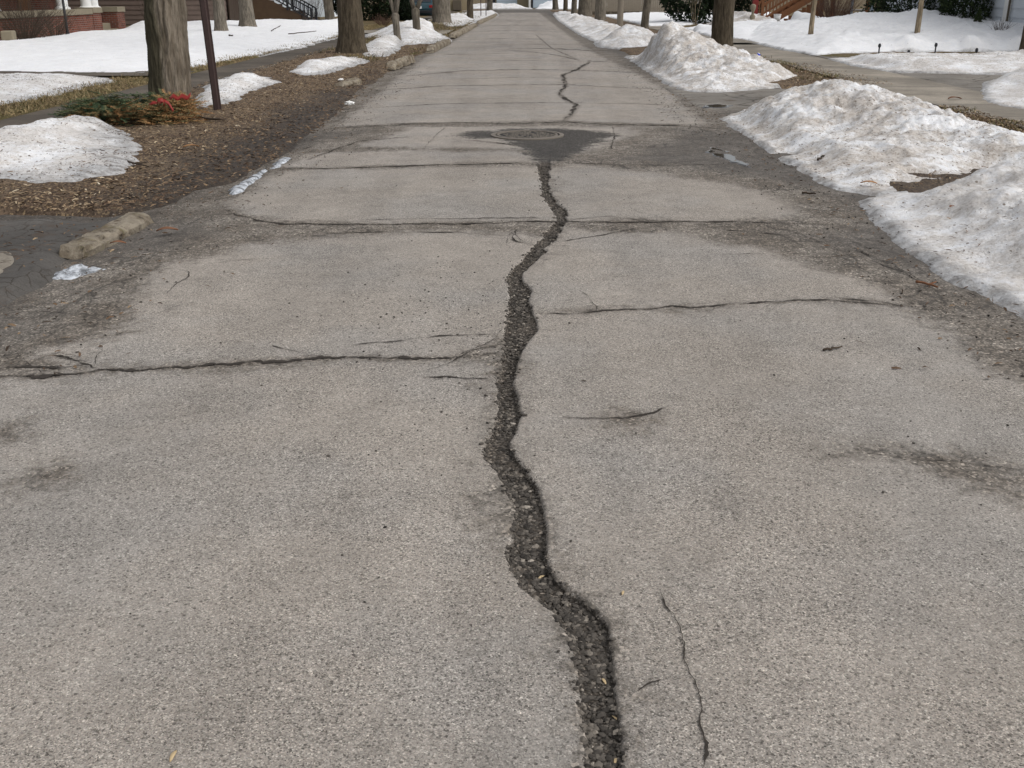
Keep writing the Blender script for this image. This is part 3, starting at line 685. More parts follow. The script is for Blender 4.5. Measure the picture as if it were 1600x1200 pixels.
def P2(x, y): return G(x, y)
def crest(x, y, Y, base=0.0): p = PY(x, y, Y); return (p[0], p[1], max(0.02, p[2]-base))
def flat(px, py, h): g = G(px, py); return (g[0], g[1], h)

# right kerb, near to far
snow('snow_bank', 'broad grey snow bank nearest the viewer on the right road edge',
     GP([(1337, 314), (1360, 345), (1420, 400), (1500, 447), (1600, 499)]) + [(2.5, 3.6), (2.6, 1.5), (5.4, 1.5), (5.6, 8.6), (4.2, 8.66), (3.3, 8.44)],
     [(3.05, 7.55, .16), (3.55, 7.35, .30), (4.2, 7.2, .40), (4.9, 7.0, .42), (4.3, 6.0, .46), (4.3, 4.5, .5), (4.3, 3, .5), (2.98, 6.4, .12), (3.0, 5.4, .13), (3.02, 4.3, .12), (3.4, 5.4, .26), (3.4, 6.5, .27)],
     M['snow_grey'], 0.022, 0.045, 0.085, 0.05, seed=1, apron=(.22, .75))
snow('snow_bank', 'large dirty white snow bank with a dark melted hollow, second along the right road edge',
     GP([(1120, 187), (1180, 225), (1230, 258), (1265, 281), (1300, 299), (1360, 305), (1394, 307), (1412, 303), (1440, 300), (1490, 289), (1560, 278)]) + [(4.0, 8.75), (5.35, 8.9), (5.3, 11), (5.15, 12.4), (4.4, 14.0), (3.6, 14.6), (3.1, 14.5)],
     [crest(1180, 172, 13.7), crest(1205, 158, 13.6), crest(1245, 140, 13.3), crest(1285, 136, 13.1), crest(1325, 134, 12.8), crest(1365, 146, 12.2), crest(1410, 168, 11.5), crest(1460, 186, 10.9), crest(1510, 203, 10.4), crest(1560, 217, 10.0), crest(1620, 228, 9.7),
      crest(1300, 215, 10.9), crest(1400, 235, 9.6), flat(1412, 290, .12), flat(1470, 284, .10), flat(1510, 276, .10), crest(1480, 256, 9.25), crest(1430, 258, 9.15), crest(1395, 262, 9.1), flat(1240, 245, .06), flat(1330, 285, .05)],
     M['snow_dirty'], 0.022, 0.045, 0.105, 0.06, seed=4, apron=(.12, .5), pits=((*G(1434, 283), .15, .10, .15), (*G(1225, 243), .12, .16, .05)))
snow('snow_bank', 'pointed dirty snow pile in front of the dark tree trunk across the driveway mouth',
     GP([(976, 90), (1005, 108), (1036, 130), (1055, 141), (1085, 146), (1130, 147), (1180, 143), (1215, 138), (1236, 130)]) + [(5.4, 20.2), (5.2, 22.5), (4.5, 24.5), (3.7, 26.4), (2.9, 27)],
     [crest(1048, 38, 23.5), crest(1025, 56, 24.2), crest(1005, 70, 25.0), crest(1075, 55, 22.8), crest(1100, 76, 22.0), crest(1130, 90, 21.2), crest(1165, 94, 20.7), crest(1205, 106, 20.0), crest(1225, 118, 19.7), crest(1060, 85, 21.5), crest(1110, 115, 19.5)],
     M['snow_dirty'], 0.035, 0.05, 0.14, 0.08, seed=7, apron=(.05, .4))
snow('snow_bank', 'low snow pile with a thin flat ice lip, beside the grey utility pole',
     GP([(932, 74), (960, 77), (1000, 78), (1020, 74)]) + [(4.6, 33), (4.6, 37), (3.4, 38.5), (2.4, 36)],
     [crest(985, 41, 34.5), crest(1002, 45, 34), crest(1015, 55, 33.5), crest(965, 52, 33.5), crest(945, 65, 33)], M['snow_grey'], 0.06, 0.05, 0.11, 0.1, seed=9)
snow('snow_bank', 'long dirty snow ridge along the right road edge running to the far corner',
     GP([(864, 23), (872, 33), (888, 44), (905, 55), (928, 66), (945, 70)]) + [(4.4, 37), (4.8, 42), (4.8, 60), (4.6, 84), (2.8, 92)],
     [crest(965, 44, 39.5), crest(948, 40, 44), crest(930, 35, 50), crest(905, 27, 60), crest(890, 24, 68), crest(876, 19, 80), crest(935, 52, 40.5), crest(905, 40, 49)], M['snow_grey'], 0.09, 0.06, 0.14, 0.12, seed=11)
# left verge patches
snow('snow_patch', 'low speckled snow patch with icy grey skirt, left of the discarded evergreen wreath',
     GP([(-200, 350), (0, 306), (70, 309), (125, 300), (185, 285), (218, 262), (222, 240), (205, 220), (180, 205), (130, 199), (60, 212), (0, 234), (-200, 290)]),
     [(*G(90, 235), .20), (*G(30, 250), .20), (*G(140, 218), .15), (*G(-60, 275), .18), (*G(60, 282), .03), (*G(160, 262), .03), (*G(190, 242), .03), (*G(120, 285), .02)], M['snow_melt'], 0.028, 0.03, 0.06, 0.12, 0.08, seed=13)
snow('snow_patch', 'snow patch on the verge directly behind the dark metal signpost',
     GP([(296, 182), (330, 180), (375, 168), (400, 155), (442, 139), (430, 131), (395, 129), (350, 131), (312, 150)]),
     [(*G(345, 150), .16), (*G(385, 142), .16), (*G(325, 165), .10)], M['snow_mid'], 0.035, 0.03, 0.05, 0.10, 0.09, seed=15)
snow('snow_patch', 'small flat snow patch on the verge before the tree with the flared base',
     GP([(450, 121), (476, 128), (520, 121), (575, 102), (560, 95), (500, 99), (470, 108)]),
     [(*G(490, 114), .14), (*G(530, 105), .12)], M['snow_mid'], 0.05, 0.03, 0.05, 0.12, 0.09, seed=17)
snow('snow_patch', 'snow patch around the foot of the small forked tree by the left sidewalk',
     GP([(566, 94), (600, 94), (622, 84), (632, 72), (615, 64), (585, 66), (566, 75)]), [(*G(595, 78), .22), (*G(615, 72), .22)], M['snow_mid'], 0.06, 0.04, 0.06, 0.14, 0.09, seed=19)
snow('snow_bank', 'peaked snow heap around the reddish forked sapling in front of the broad trunk',
     GP([(618, 80), (645, 74), (680, 71), (704, 63), (694, 57), (680, 53)]) + [(-4.2, 47), (-5.3, 46), (-5.9, 40)],
     [crest(641, 38, 40.5), crest(660, 31, 43), crest(672, 35, 42.5), crest(685, 47, 42), crest(640, 50, 36.5)], M['snow_mid'], 0.07, 0.05, 0.09, 0.12, 0.05, seed=21)
snow('snow_bank', 'rounded snow heap between the broad grey trunk and the next dark trunk on the left',
     GP([(706, 45), (722, 43), (738, 37), (746, 33)]) + [(-3.4, 70), (-5.2, 72), (-5.6, 56)], [crest(715, 23, 64), crest(728, 30, 62)], M['snow_mid'], 0.10, 0.06, 0.10, 0.12, 0.05, seed=23)
snow('snow_bank', 'farthest snow heap on the left verge, with two thin stakes',
     GP([(744, 35), (762, 30), (778, 25), (776, 21)]) + [(-3.3, 96), (-5.2, 94), (-5.4, 68)], [crest(768, 18, 84), crest(752, 22, 78)], M['snow_mid'], 0.12, 0.06, 0.10, 0.12, 0.05, seed=25)
# lawns
snow('snowy_lawn', None, GP([(236, 123), (300, 110), (340, 102), (400, 91), (470, 77), (520, 63), (552, 52)]) + [(-10, 60), (-16.5, 58), (-16.8, 20.7), (-12, 20.7)],
     [(-9, 22, .10), (-12, 22, .12), (-15, 24, .12), (-9, 27, .12), (-12, 30, .14), (-15, 30, .15), (-9.5, 34, .14), (-12, 38, .16), (-15, 38, .18), (-15.6, 45, .35), (-13.5, 47, .3), (-10.5, 44, .15), crest(490, 36, 50), crest(530, 32, 52), crest(545, 36, 50), (-9, 40, .14)],
     M['snow_clean'], 0.08, 0.05, 0.05, 0.18, 0.06, structure=True, seed=27)
snow('snow_patch', 'long flat snow patch left of the grass strip behind the near sidewalk',
     GP([(-300, 210), (0, 174), (60, 162), (120, 147), (190, 132), (150, 127), (80, 122), (0, 122), (-300, 126)]), [(*G(0, 150), .14), (*G(80, 138), .14), (*G(-120, 160), .14)], M['snow_mid'], 0.06, 0.04, 0.04, 0.14, 0.06, seed=29)
snow('snowy_lawn', None, GP([(1178, 70), (1215, 79), (1275, 90), (1312, 87), (1400, 84.5), (1600, 84), (1700, 84)]) + [(22, 25.5), (22, 45), (13.8, 47), (9, 46), (7.6, 38)],
     [crest(1215, 39, 42), crest(1260, 42, 40), crest(1300, 33, 39), crest(1345, 25, 39), crest(1400, 24, 38), crest(1440, 19, 37), crest(1470, 26, 36.5), crest(1500, 44, 33), crest(1545, 43, 33), crest(1590, 41, 33), crest(1650, 41, 33),
      crest(1250, 62, 33), crest(1330, 58, 31), crest(1420, 62, 29), crest(1520, 62, 29), crest(1600, 60, 29), crest(1300, 80, 27), (14, 26.2, .12), (17, 26.2, .12)],
     M['snow_clean'], 0.08, 0.06, 0.11, 0.10, 0.04, structure=True, seed=31)
snow('snow_bank', 'long grey-edged snow bank below the row of garden path lights',
     GP([(1290, 94), (1330, 106), (1380, 114), (1450, 117), (1530, 119), (1640, 121), (1760, 122)]) + [(21, 24.9), (13, 25), (9.6, 25.2)],
     [crest(1310, 93, 24.2), crest(1345, 91, 24), crest(1390, 89, 23.8), crest(1450, 88, 23.8), crest(1510, 90, 23.8), crest(1570, 87, 23.8), crest(1640, 78, 23.8), crest(1420, 95, 22.7), crest(1540, 96, 22.6), crest(1340, 98, 22.8)], M['snow_grey'], 0.05, 0.045, 0.06, 0.05, 0.03, seed=33, apron=(.2, .6))
snow('snow_bank', 'grey snow pile cut by the right picture edge beside the asphalt driveway',
     GP([(1530, 158), (1560, 170), (1620, 178), (1720, 182)]) + [(11.6, 16.5), (11.2, 20.5), (9.4, 20.4), (8.2, 19)],
     [crest(1560, 142, 17.4), crest(1590, 122, 17.8), crest(1620, 108, 18.2), crest(1680, 100, 18.4), (8.0, 17.6, .03)], M['snow_grey'], 0.05, 0.03, 0.06, 0.05, 0.03, seed=35)
snow('snow_bank', 'smooth white snow hump to the right behind the dark street tree',
     GP([(1066, 47), (1120, 62), (1165, 66), (1205, 62), (1222, 54)]) + [(12.5, 46), (8, 50)], [crest(1090, 40, 44), crest(1150, 45, 41), crest(1205, 34, 43), crest(1180, 38, 43)], M['snow_clean'], 0.09, 0.08, 0.07, 0.1, 0.04, seed=37)
snow('snowy_lawn', None, GP([(965, 31), (990, 37), (1012, 42), (1070, 42), (1110, 36)]) + [(18, 60), (18, 78), (5.6, 78)], [(8, 65, .15), (12, 65, .2), (9, 55, .12), (8, 74, .2), (15, 70, .3)], M['snow_clean'], 0.14, 0.08, 0.06, 0.1, 0.04, structure=True, seed=39)
snow('snow_bank', 'grimy snow hump in front of the reddish wooden stairs',
     [(8.6, 49), (12.2, 48.6), (12.6, 52), (11.5, 54.5), (9, 54)], [crest(1160, 21, 51.5), crest(1175, 25, 51.5), crest(1145, 23, 51.8), crest(1120, 30, 51)], M['snow_dirty'], 0.09, 0.08, 0.10, 0.1, 0.04, seed=41)
snow('snow_bank', 'domed snow-buried bush at the foot of the wooden stairs',
     [(11.6, 46.8), (13.6, 46.6), (14.0, 48.3), (12.6, 49.0), (11.7, 48.4)], [crest(1245, 20, 47.8), crest(1232, 26, 47.7), crest(1258, 25, 47.8)], M['snow_clean'], 0.06, 0.08, 0.05, 0.06, 0.04, seed=43)
snow('snow_bank', 'white snow ridge across the far street in front of the pale garage', [(-8, 112), (-3.6, 111.6), (0.5, 112.2), (1.2, 114), (-2, 117), (-8, 117)], [crest(775, 7, 114), crest(800, 7.5, 114.5), crest(760, 7, 114)], M['snow_mid'], 0.15, 0.1, 0.1, 0.1, 0.03, seed=45)
snow('snow_bank', 'white snow slope below the far blue house on the right', [(1.4, 111.8), (8, 111.4), (12, 113), (12, 121), (2, 121)], [crest(860, 3, 116), crest(872, 0, 116), crest(845, 8, 115), crest(890, 2, 116)], M['snow_clean'], 0.15, 0.1, 0.1, 0.1, 0.03, seed=47)

# ------------------------------------------------------------------ litter and grass
def blades(name, pts, length, width, m, tilt, tints, curl=0.3):
    n = len(pts); pts = np.asarray(pts); L = rng.uniform(*length, n); Wd = rng.uniform(*width, n); a = rng.uniform(0, 6.283, n); t = rng.uniform(*tilt, n)
    dx, dy = np.cos(a)*np.cos(t)*L, np.sin(a)*np.cos(t)*L; dz = np.sin(t)*L; wx, wy = -np.sin(a)*Wd/2, np.cos(a)*Wd/2
    wz = rng.uniform(-.4, .4, n)*Wd
    mid = pts + np.stack([dx*.5, dy*.5, dz*.5 + L*curl*rng.uniform(0.0, .5, n)], 1); end = pts + np.stack([dx, dy, dz], 1); w = np.stack([wx, wy, wz], 1)
    V = np.stack([pts-w*.6, pts+w*.6, mid-w, mid+w, end-w*.35, end+w*.35], 1).reshape(-1, 3)
    F = (np.array([(0, 1, 3, 2), (2, 3, 5, 4)])[None] + (np.arange(n)*6)[:, None, None]).reshape(-1, 4)
    me = bpy.data.meshes.new(name); me.from_pydata(V.tolist(), [], F.tolist()); me.update()
    at = me.attributes.new('tint', 'FLOAT', 'POINT'); at.data.foreach_set('value', np.repeat(np.clip(tints, 0, 1).astype(np.float32), 6))
    return tag(link_mesh(name, me, m), kind='stuff')
SNOWS = [GP([(-200, 350), (0, 306), (70, 309), (125, 300), (185, 285), (205, 262), (205, 240), (180, 210), (130, 199), (60, 212), (0, 234), (-200, 290)]),
         GP([(296, 182), (330, 180), (375, 168), (400, 155), (442, 139), (430, 131), (395, 129), (350, 131), (312, 150)]),
         GP([(450, 121), (476, 128), (520, 121), (575, 102), (560, 95), (500, 99), (470, 108)])]
def litter():
    n = 60000
    y = 6.8 + rng.random(n)**1.5*30; x = rng.uniform(-7, -2.3, n)
    k = (x > -5.3); 
    poly = [G(235, 334), G(300, 303), G(372, 281), G(440, 246), G(515, 188), G(540, 165), (-2.7, 18), (-2.75, 40), (-5.2, 40), (-5.2, 9), (-9, 8.5), G(-260, 372), G(0, 342), G(150, 342)]
    d = sdf(x, y, poly); k = (d > -0.12)
    for s in SNOWS: k &= sdf(x, y, s) < -0.02
    k &= rng.random(n) < np.clip(0.35 + 1.6*(fbm(x*1.3, y*1.3, 3, 81)+0.25), 0.1, 1)
    x, y = x[k], y[k]
    wet = sstep(-3.3, -2.6, x)*sstep(30, 12, y)
    t = rng.beta(1.5, 1.6, len(x))*(1-0.28*wet)
    blades('leaf_litter', np.stack([x, y, vz(x, y)+0.004], 1), (.018, .055), (.005, .014), M['litter'], (-.15, .35), t)
    # right verge strip
    n = 9000; x = rng.uniform(5.05, 6.0, n); y = rng.uniform(8.5, 14.4, n)
    x2 = rng.uniform(4.2, 6.6, 7000); y2 = rng.uniform(18, 24, 7000)
    x = np.concatenate([x, x2]); y = np.concatenate([y, y2]); k = rng.random(len(x)) < 1.15-np.abs(x-5.45)/0.9; x, y = x[k], y[k]
    blades('leaf_litter', np.stack([x, y, 0.06 + 0.05*fbm(x*2, y*2, 4, 53)], 1), (.02, .06), (.006, .015), M['litter'], (-.1, .5), rng.beta(1.5, 1.6, len(x)))
    n = 1100; x = rng.uniform(-5.6, -2.75, n); y = rng.uniform(5.2, 7.9, n); k = fbm(x*2, y*2, 4, 97) > 0.03; x, y = x[k], y[k]
    blades('leaf_litter', np.stack([x, y, 0.060 + 0*x], 1), (.02, .06), (.005, .014), M['litter'], (-.1, .2), rng.beta(1.2, 2.0, len(x))*.75)
    n = 700; x = rng.uniform(2.8, 5.2, n); y = rng.uniform(8.2, 9.3, n)
    blades('leaf_litter', np.stack([x, y, 0.058 + 0.05*fbm(x*2, y*2, 4, 53)], 1), (.015, .05), (.005, .012), M['litter'], (-.1, .3), rng.beta(1.2, 1.8, n)*.9)
    # scraps blown onto the gutters and road edge
    n = 1500; y = 4 + rng.random(n)**1.4*14; right = rng.random(n) < .6
    x = np.where(right, 2.62 - np.abs(rng.normal(0, .35, n)), -2.55 + np.abs(rng.normal(0, .45, n)) - 0.1)
    blades('leaf_litter', np.stack([x, y, road_z(x, y)+0.008], 1), (.012, .05), (.004, .012), M['litter'], (-.05, .25), rng.beta(1.2, 2.2, n)*.8)
    p = np.concatenate(DEBRIS); blades('leaf_litter', p, (.010, .040), (.003, .009), M['litter'], (-.25, .3), rng.beta(1.3, 2.4, len(p))*.8)
litter()
def grass():
    n = 26000; x = rng.uniform(-7.3, -6.40, n); y = 6 + rng.random(n)**1.3*50
    z = 0.06 + 0.05*fbm(x*2.5, y*2.5, 4, 57)
    blades('grass', np.stack([x, y, z], 1), (.03, .09), (.005, .010), M['grass'], (.1, 1.1), rng.beta(3, 1.8, n))
    n = 26000; x = rng.uniform(-5.2, -2.6, n); y = 20 + rng.random(n)**1.3*70
    k = fbm(x*0.8, y*0.4, 3, 91) + sstep(24, 40, y)*0.3 > 0.06; x, y = x[k], y[k]
    blades('grass', np.stack([x, y, vz(x, y)], 1), (.04, .11), (.008, .016), M['grass'], (.1, 1.1), rng.beta(1.8, 2.0, len(x)))
    n = 9000; x = rng.uniform(5.0, 5.95, n); y = np.where(rng.random(n) < .55, rng.uniform(8.5, 14, n), rng.uniform(18.2, 26, n))
    k = rng.random(n) < np.clip(0.4 + 2*fbm(x*1.2, y*1.2, 3, 95), 0, 1); x, y = x[k], y[k]
    blades('grass', np.stack([x, y, 0.06+0*x], 1), (.03, .09), (.005, .011), M['grass'], (.1, 1.1), rng.beta(1.6, 2.2, len(x)))
grass()

# ------------------------------------------------------------------ kerb fragments
def kerb(label, a, b, w, h, z0, seed, m=None):
    a = Vector((*a, 0)); b = Vector((*b, 0)); L = (b-a).length; d = (b-a).normalized(); s = Vector((d.y, -d.x, 0))
    n = max(8, int(L/(0.02 if L < 2 else 0.06))); prof = [(-.5, -.06), (-.5, .80), (-.42, 1), (-.1, 1.04), (.25, 1.0), (.40, .88), (.48, .6), (.5, -.06)]
    vs = []
    for i in range(n+1):
        t = i/n
        en = min(1, min(t, 1-t)*n/3.0 + 0.35)
        for j, (u, v) in enumerate(prof):
            nz = float(fbm(t*L*6+seed, j*0.7, 4, seed)); ch = max(0, float(fbm(t*L*3.1+seed*2, j*.4+5, 3, seed+1))-0.05)
            vs.append(a + d*(t*L + 0.06*float(fbm(j*.9, seed+t*3, 2, seed+9))) + s*((u + nz*.34)*w - (ch*0.7*w if u > .2 else 0)) + Vector((0, 0, z0 + (v*en + nz*.42 + .25*float(fbm(t*L*14, j*1.3+seed, 3, seed+5)) - ch*.9*(v > 0.3))*h)))
    k = len(prof); fs = [(i*k+j, (i+1)*k+j, (i+1)*k+j+1, i*k+j+1) for i in range(n) for j in range(k-1)]
    fs += [tuple(range(k-1, -1, -1))[::-1], tuple(n*k+j for j in range(k))[::-1]]
    o = MB().add(vs, fs).build('kerb', m or M['kerb'], smooth=False)
    return tag(o, label, 'kerb', 'broken kerb pieces along the left gutter')
kerb('thick broken concrete kerb piece nearest the viewer at the left driveway mouth', G(110, 399), G(224, 341), .185, .09, -.042, 3)
kerb('thin pale kerb piece half buried in leaves near the white scrap', G(532, 143), G(558, 134), .20, .10, .03, 7)
kerb('worn pale kerb piece in the gutter below the tree with the flared base', G(610, 109), G(642, 97), .20, .15, .0, 11)
kerb('mossy kerb piece by the small forked tree on the left verge', G(672, 82), G(700, 68), .20, .15, .0, 15)
kerb('distant kerb length leading past the broad grey trunk', G(706, 60), G(742, 42), .22, .16, .0, 19)
kerb('farthest kerb length on the left leading to the corner', G(748, 38), G(775, 25), .22, .16, .0, 23)
kerb('slim concrete edging beside the sidewalk left of the dark street tree on the right', G(1146, 96), G(1186, 91), .12, .10, .03, 27)['group'] = 'kerb pieces on the right'

# ------------------------------------------------------------------ trees
def trunk_mesh(name, R0, H, lean, flare, seed, m, parent, seg=40, rough=0.05, fine=None, butt=5, vis=2.2, loc=(0, 0, 0), ridge=1.0):
    zs = np.concatenate([np.linspace(-0.15, vis, fine or 60), np.linspace(vis+.15, H, 12)])
    th = np.arange(seg)*2*math.pi/seg + math.pi/2
    Z, T = np.meshgrid(zs, th, indexing='ij')
    zz = np.maximum(Z, 0)
    r = R0*(1-0.045*zz)*(1 + flare*np.exp(-zz/0.20)*(0.75+0.5*np.cos(butt*T+seed)) + 0.35*flare*np.exp(-zz/0.6))
    cx, sx = np.cos(T), np.sin(T)
    r = r*(1 + rough*1.5*fbm(cx*1.2+seed, sx*1.2+Z*.5, 3, seed))
    rd = np.abs(fbm(T*seg*0.10*ridge/ (seg/40) + 3.0*fbm(Z*2.2, T*1.0, 2, seed+4), Z*1.7+seed, 4, seed+2))
    rd[:, :] = rd
    r = r + R0*rough*4.5*(np.minimum(rd, .28)-0.12)
    lx, ly = lean
    V = np.stack([r*cx + lx*Z + 0.02*np.sin(Z*1.3+seed), r*sx + ly*Z, Z], -1).reshape(-1, 3)
    n = len(zs); F = []
    for i in range(n-1):
        for j in range(seg):
            j2 = (j+1) % seg; F.append((i*seg+j, i*seg+j2, (i+1)*seg+j2, (i+1)*seg+j))
    me = bpy.data.meshes.new(name); me.from_pydata(V.tolist(), [], F); me.update()
    me.polygons.foreach_set('use_smooth', [True]*len(me.polygons))
    return link_mesh(name, me, m, parent, loc)
def limbs(mb, p, d, r, L, lev, rs):
    pts = [p]; rr = [r]; q = Vector(p); dd = Vector(d)
    for k in range(4):
        dd = (dd + Vector((rs.uniform(-.22, .22), rs.uniform(-.22, .22), rs.uniform(-.05, .16)))).normalized()
        q = q + dd*L/4; pts.append(tuple(q)); rr.append(r*(1-0.2*(k+1)) + 0.003)
        if lev > 0 and k >= 1:
            for _ in range(2):
                nd = (dd + Vector((rs.uniform(-.9, .9), rs.uniform(-.9, .9), rs.uniform(-.1, .6)))).normalized()
                limbs(mb, tuple(q), nd, rr[-1]*.62, L*.62, lev-1, rs)
    mb.tube(pts, rr, 5, caps=False)
def tree(label, base, dia, m, H=7.0, lean=(0, 0), flare=0.35, seed=1, seg=40, rough=0.05, fine=60, butt=5, group='street trees', crown=True, z=0.06, ridge=1.0):
    t = thing('bare_tree', label, 'tree', (base[0], base[1], z), 0, group)
    trunk_mesh('trunk', dia/2, H, lean, flare, seed, m, t, seg, rough, fine, butt, ridge=ridge)
    if crown:
        mb = MB(); rs = random.Random(seed)
        top = Vector((lean[0]*H, lean[1]*H, H)); rt = dia/2*(1-.045*H)
        for k in range(6):
            a = k*1.05 + rs.uniform(-.3, .3); zf = H*(0.62+0.07*k)
            limbs(mb, (lean[0]*zf, lean[1]*zf, zf) if k < 5 else tuple(top), (math.cos(a)*.8, math.sin(a)*.8, .9), rt*.6, 3.6, 2, rs)
        limbs(mb, tuple(top), (0, 0, 1), rt, 4.0, 2, rs)
        mb.build('crown', m, t, smooth=True)
    return t
def forked(label, base, dia, forkz, arms, m, seed, lean=(0, 0), z=0.06, group='street trees'):
    t = thing('bare_tree', label, 'tree', (base[0], base[1], z), 0, group)
    mb = MB(); rs = random.Random(seed)
    fk = Vector((lean[0]*forkz, lean[1]*forkz, forkz)); r = dia/2
    mb.tube([(0, 0, -.15), (0, 0, 0.02), tuple(fk*.3), tuple(fk*.7), tuple(fk), tuple(fk+Vector((0, 0, .08)))], [r*1.5, r*1.25, r*1.0, r*.98, r*1.12, r*.7], 14)
    for (dx, dy, L, k) in arms:
        d = Vector((dx, dy, 1)).normalized(); pts = [tuple(fk - Vector((0, 0, .12)))]; rr = [r*k*.9]; q = fk.copy()
        for i in range(8):
            q = q + (d + Vector((rs.uniform(-.06, .06), rs.uniform(-.06, .06), 0)))*L/8; pts.append(tuple(q)); rr.append(r*k*(1-.08*(i+1)))
        mb.tube(pts, rr, 10)
    o = mb.build('trunk', m, t, smooth=True)
    cb = MB()
    for (dx, dy, L, k) in arms:
        q = fk + Vector((dx, dy, 1)).normalized()*L*.8
        for _ in range(3): limbs(cb, tuple(q), (dx+rs.uniform(-.5, .5), dy+rs.uniform(-.5, .5), .9), r*k*.35, 2.2, 2, rs)
    cb.build('crown', m, t, smooth=True)
    return t

# left side
tree('thick street tree with shaggy peeling bark beside the discarded wreath', G(269, 182), .52, M['bark1'], 7, (.068, 0), 0.10, 3, 160, .10, 220, 4, ridge=1.0)
tree('dark brown street tree with a flared base behind the small flat snow patch', G(550, 89), .62, M['bark_dark'], 7, (0, 0), .34, 8, 72, .05, 90, 3)
b0 = G(622, 72); forked('small grey forked tree standing in the edge of a snow patch', b0, .21, .82, [(-.30, .1, 3, .62), (.28, -.05, 3, .62), (.05, .3, 2.6, .5)], M['bark_grey'], 12, (-.06, 0))
b0 = PY(652, 52, 38.5); forked('reddish-brown forked sapling rising out of the peaked snow heap', b0[:2], .27, .86, [(-.42, 0, 3, .66), (.50, .1, 3, .66)], M['bark_mid'], 15, (-.05, 0), z=0.1)
tree('very broad grey trunk behind the peaked snow heap on the left', G(690, 39), .92, M['bark_grey'], 8, (.01, 0), .14, 21, 64, .05, 70, 4)
tree('straight dark trunk in front of the tan corner building', G(735, 32), .38, M['bark_dark'], 7, (.01, 0), .15, 23, 32, .05, 30)
tree('farthest grey-brown trunk on the left, beside two thin stakes', G(765, 22), .46, M['bark_mid'], 7, (0, 0), .15, 25, 28, .05, 26)
tree('pale grey lawn tree with a reddish bare ring, right of the signpost', G(347, 60), .40, M['bark_grey'], 7, (-.02, 0), .42, 31, 48, .05, 60, 5, 'lawn trees in front of the brown house', z=.12)
tree('pale grey lawn tree with the widest flared base, in front of the dark stairs', G(388, 52), .56, M['bark_grey'], 7, (-.01, 0), .55, 33, 48, .05, 60, 5, 'lawn trees in front of the brown house', z=.12)
tree('grey leaning trunk just left of the flared dark street tree', PY(517, 31, 55)[:2], .48, M['bark_mid'], 7, (-.08, 0), .15, 35, 32, .05, 30, 5, 'lawn trees in front of the brown house', z=.1)
# right side
tree('dark brown street tree directly behind the pointed snow pile', G(1127, 80), .58, M['bark_dark'], 7, (.012, 0), .16, 41, 72, .05, 90, 4)
tree('slim dark tapering trunk just right of the grey utility pole', G(1007, 48), .33, M['bark_mid'], 7, (.05, 0), .12, 43, 36, .05, 40)
tree('broad grey trunk in front of the wooden fence, left of the utility pole', G(937, 33), .62, M['bark_grey'], 7, (0, 0), .12, 45, 40, .05, 40)
tree('broad dark greenish trunk rising behind the snow ridge, left of the broad grey one', G(914, 26), .92, M['bark_mid'], 7, (.0, 0), .18, 47, 40, .05, 36)
tree('narrow grey trunk touching the broad dark greenish trunk on its left', G(897, 25), .40, M['bark_mid'], 7, (.0, 0), .08, 49, 28, .05, 26)
tree('slim dark straight trunk on the far right ridge', G(883, 22), .36, M['bark_dark'], 7, (0, 0), .06, 51, 28, .05, 26)
tree('farthest right trunk, tilted, in front of the far blue house', G(868, 15), .56, M['bark_mid'], 7, (-.05, 0), .15, 53, 28, .05, 26)
def sapling(label, a, b, r, m, seed):
    # a: base, b: point where it leaves the frame; thin trunk with slight kinks
    a = Vector(a); b = Vector(b); t = thing('young_tree', label, 'tree', tuple(a), 0, 'young lawn trees'); d = (b-a); rs = random.Random(seed)
    L = d.length; d.normalize(); pts = [(0, 0, -.25)]; q = Vector((0, 0, 0)); rr = [r*1.1]
    for i in range(14):
        pts.append(tuple(q)); rr.append(r*(1-.04*i)); q = q + (d + Vector((rs.uniform(-.05, .05), rs.uniform(-.05, .05), 0)))*.25
    MB().tube(pts, rr, 10).build('trunk', m, t, smooth=True)
    mb = MB()
    for k in range(6): limbs(mb, pts[-1-(k % 4)], (rs.uniform(-.7, .7), rs.uniform(-.7, .7), .8), r*.4, 1.5, 1, rs)
    mb.build('crown', m, t, smooth=True)
sapling('thin pale young tree trunk left of the bare reddish shrub', PY(1268, 40, 33.5), PY(1274, 0, 33.5), .075, M['bark_pale'], 3)
sapling('thin pale leaning young tree trunk in front of the big snow hump', PY(1433, 51, 31), PY(1440, 0, 31), .078, M['bark_pale'], 5)
tree('dark trunk cut by the right picture edge above the snow', PY(1602, 82, 25)[:2], .24, M['bark_dark'], 6, (.0, 0), .12, 55, 32, .05, 40, 5, 'trees at the right edge', z=.1)

# utility pole
t = thing('utility_pole', 'smooth pale grey wooden utility pole behind the low snow pile', 'utility pole', (*G(969, 45), 0.05))
trunk_mesh('pole', .145, 9, (0, 0), .0, 61, M['wood_grey'], t, 24, .012, 40)
mb = MB().box((0, 0, 8.3), (2.4, .1, .12)); mb.build('crossarm', M['wood_grey'], t)
for dx in (-1, -.4, .4, 1): MB().disc((dx, 0), .04, 8.36, 8.52, 10, .025).build('insulator', M['paper'], t)

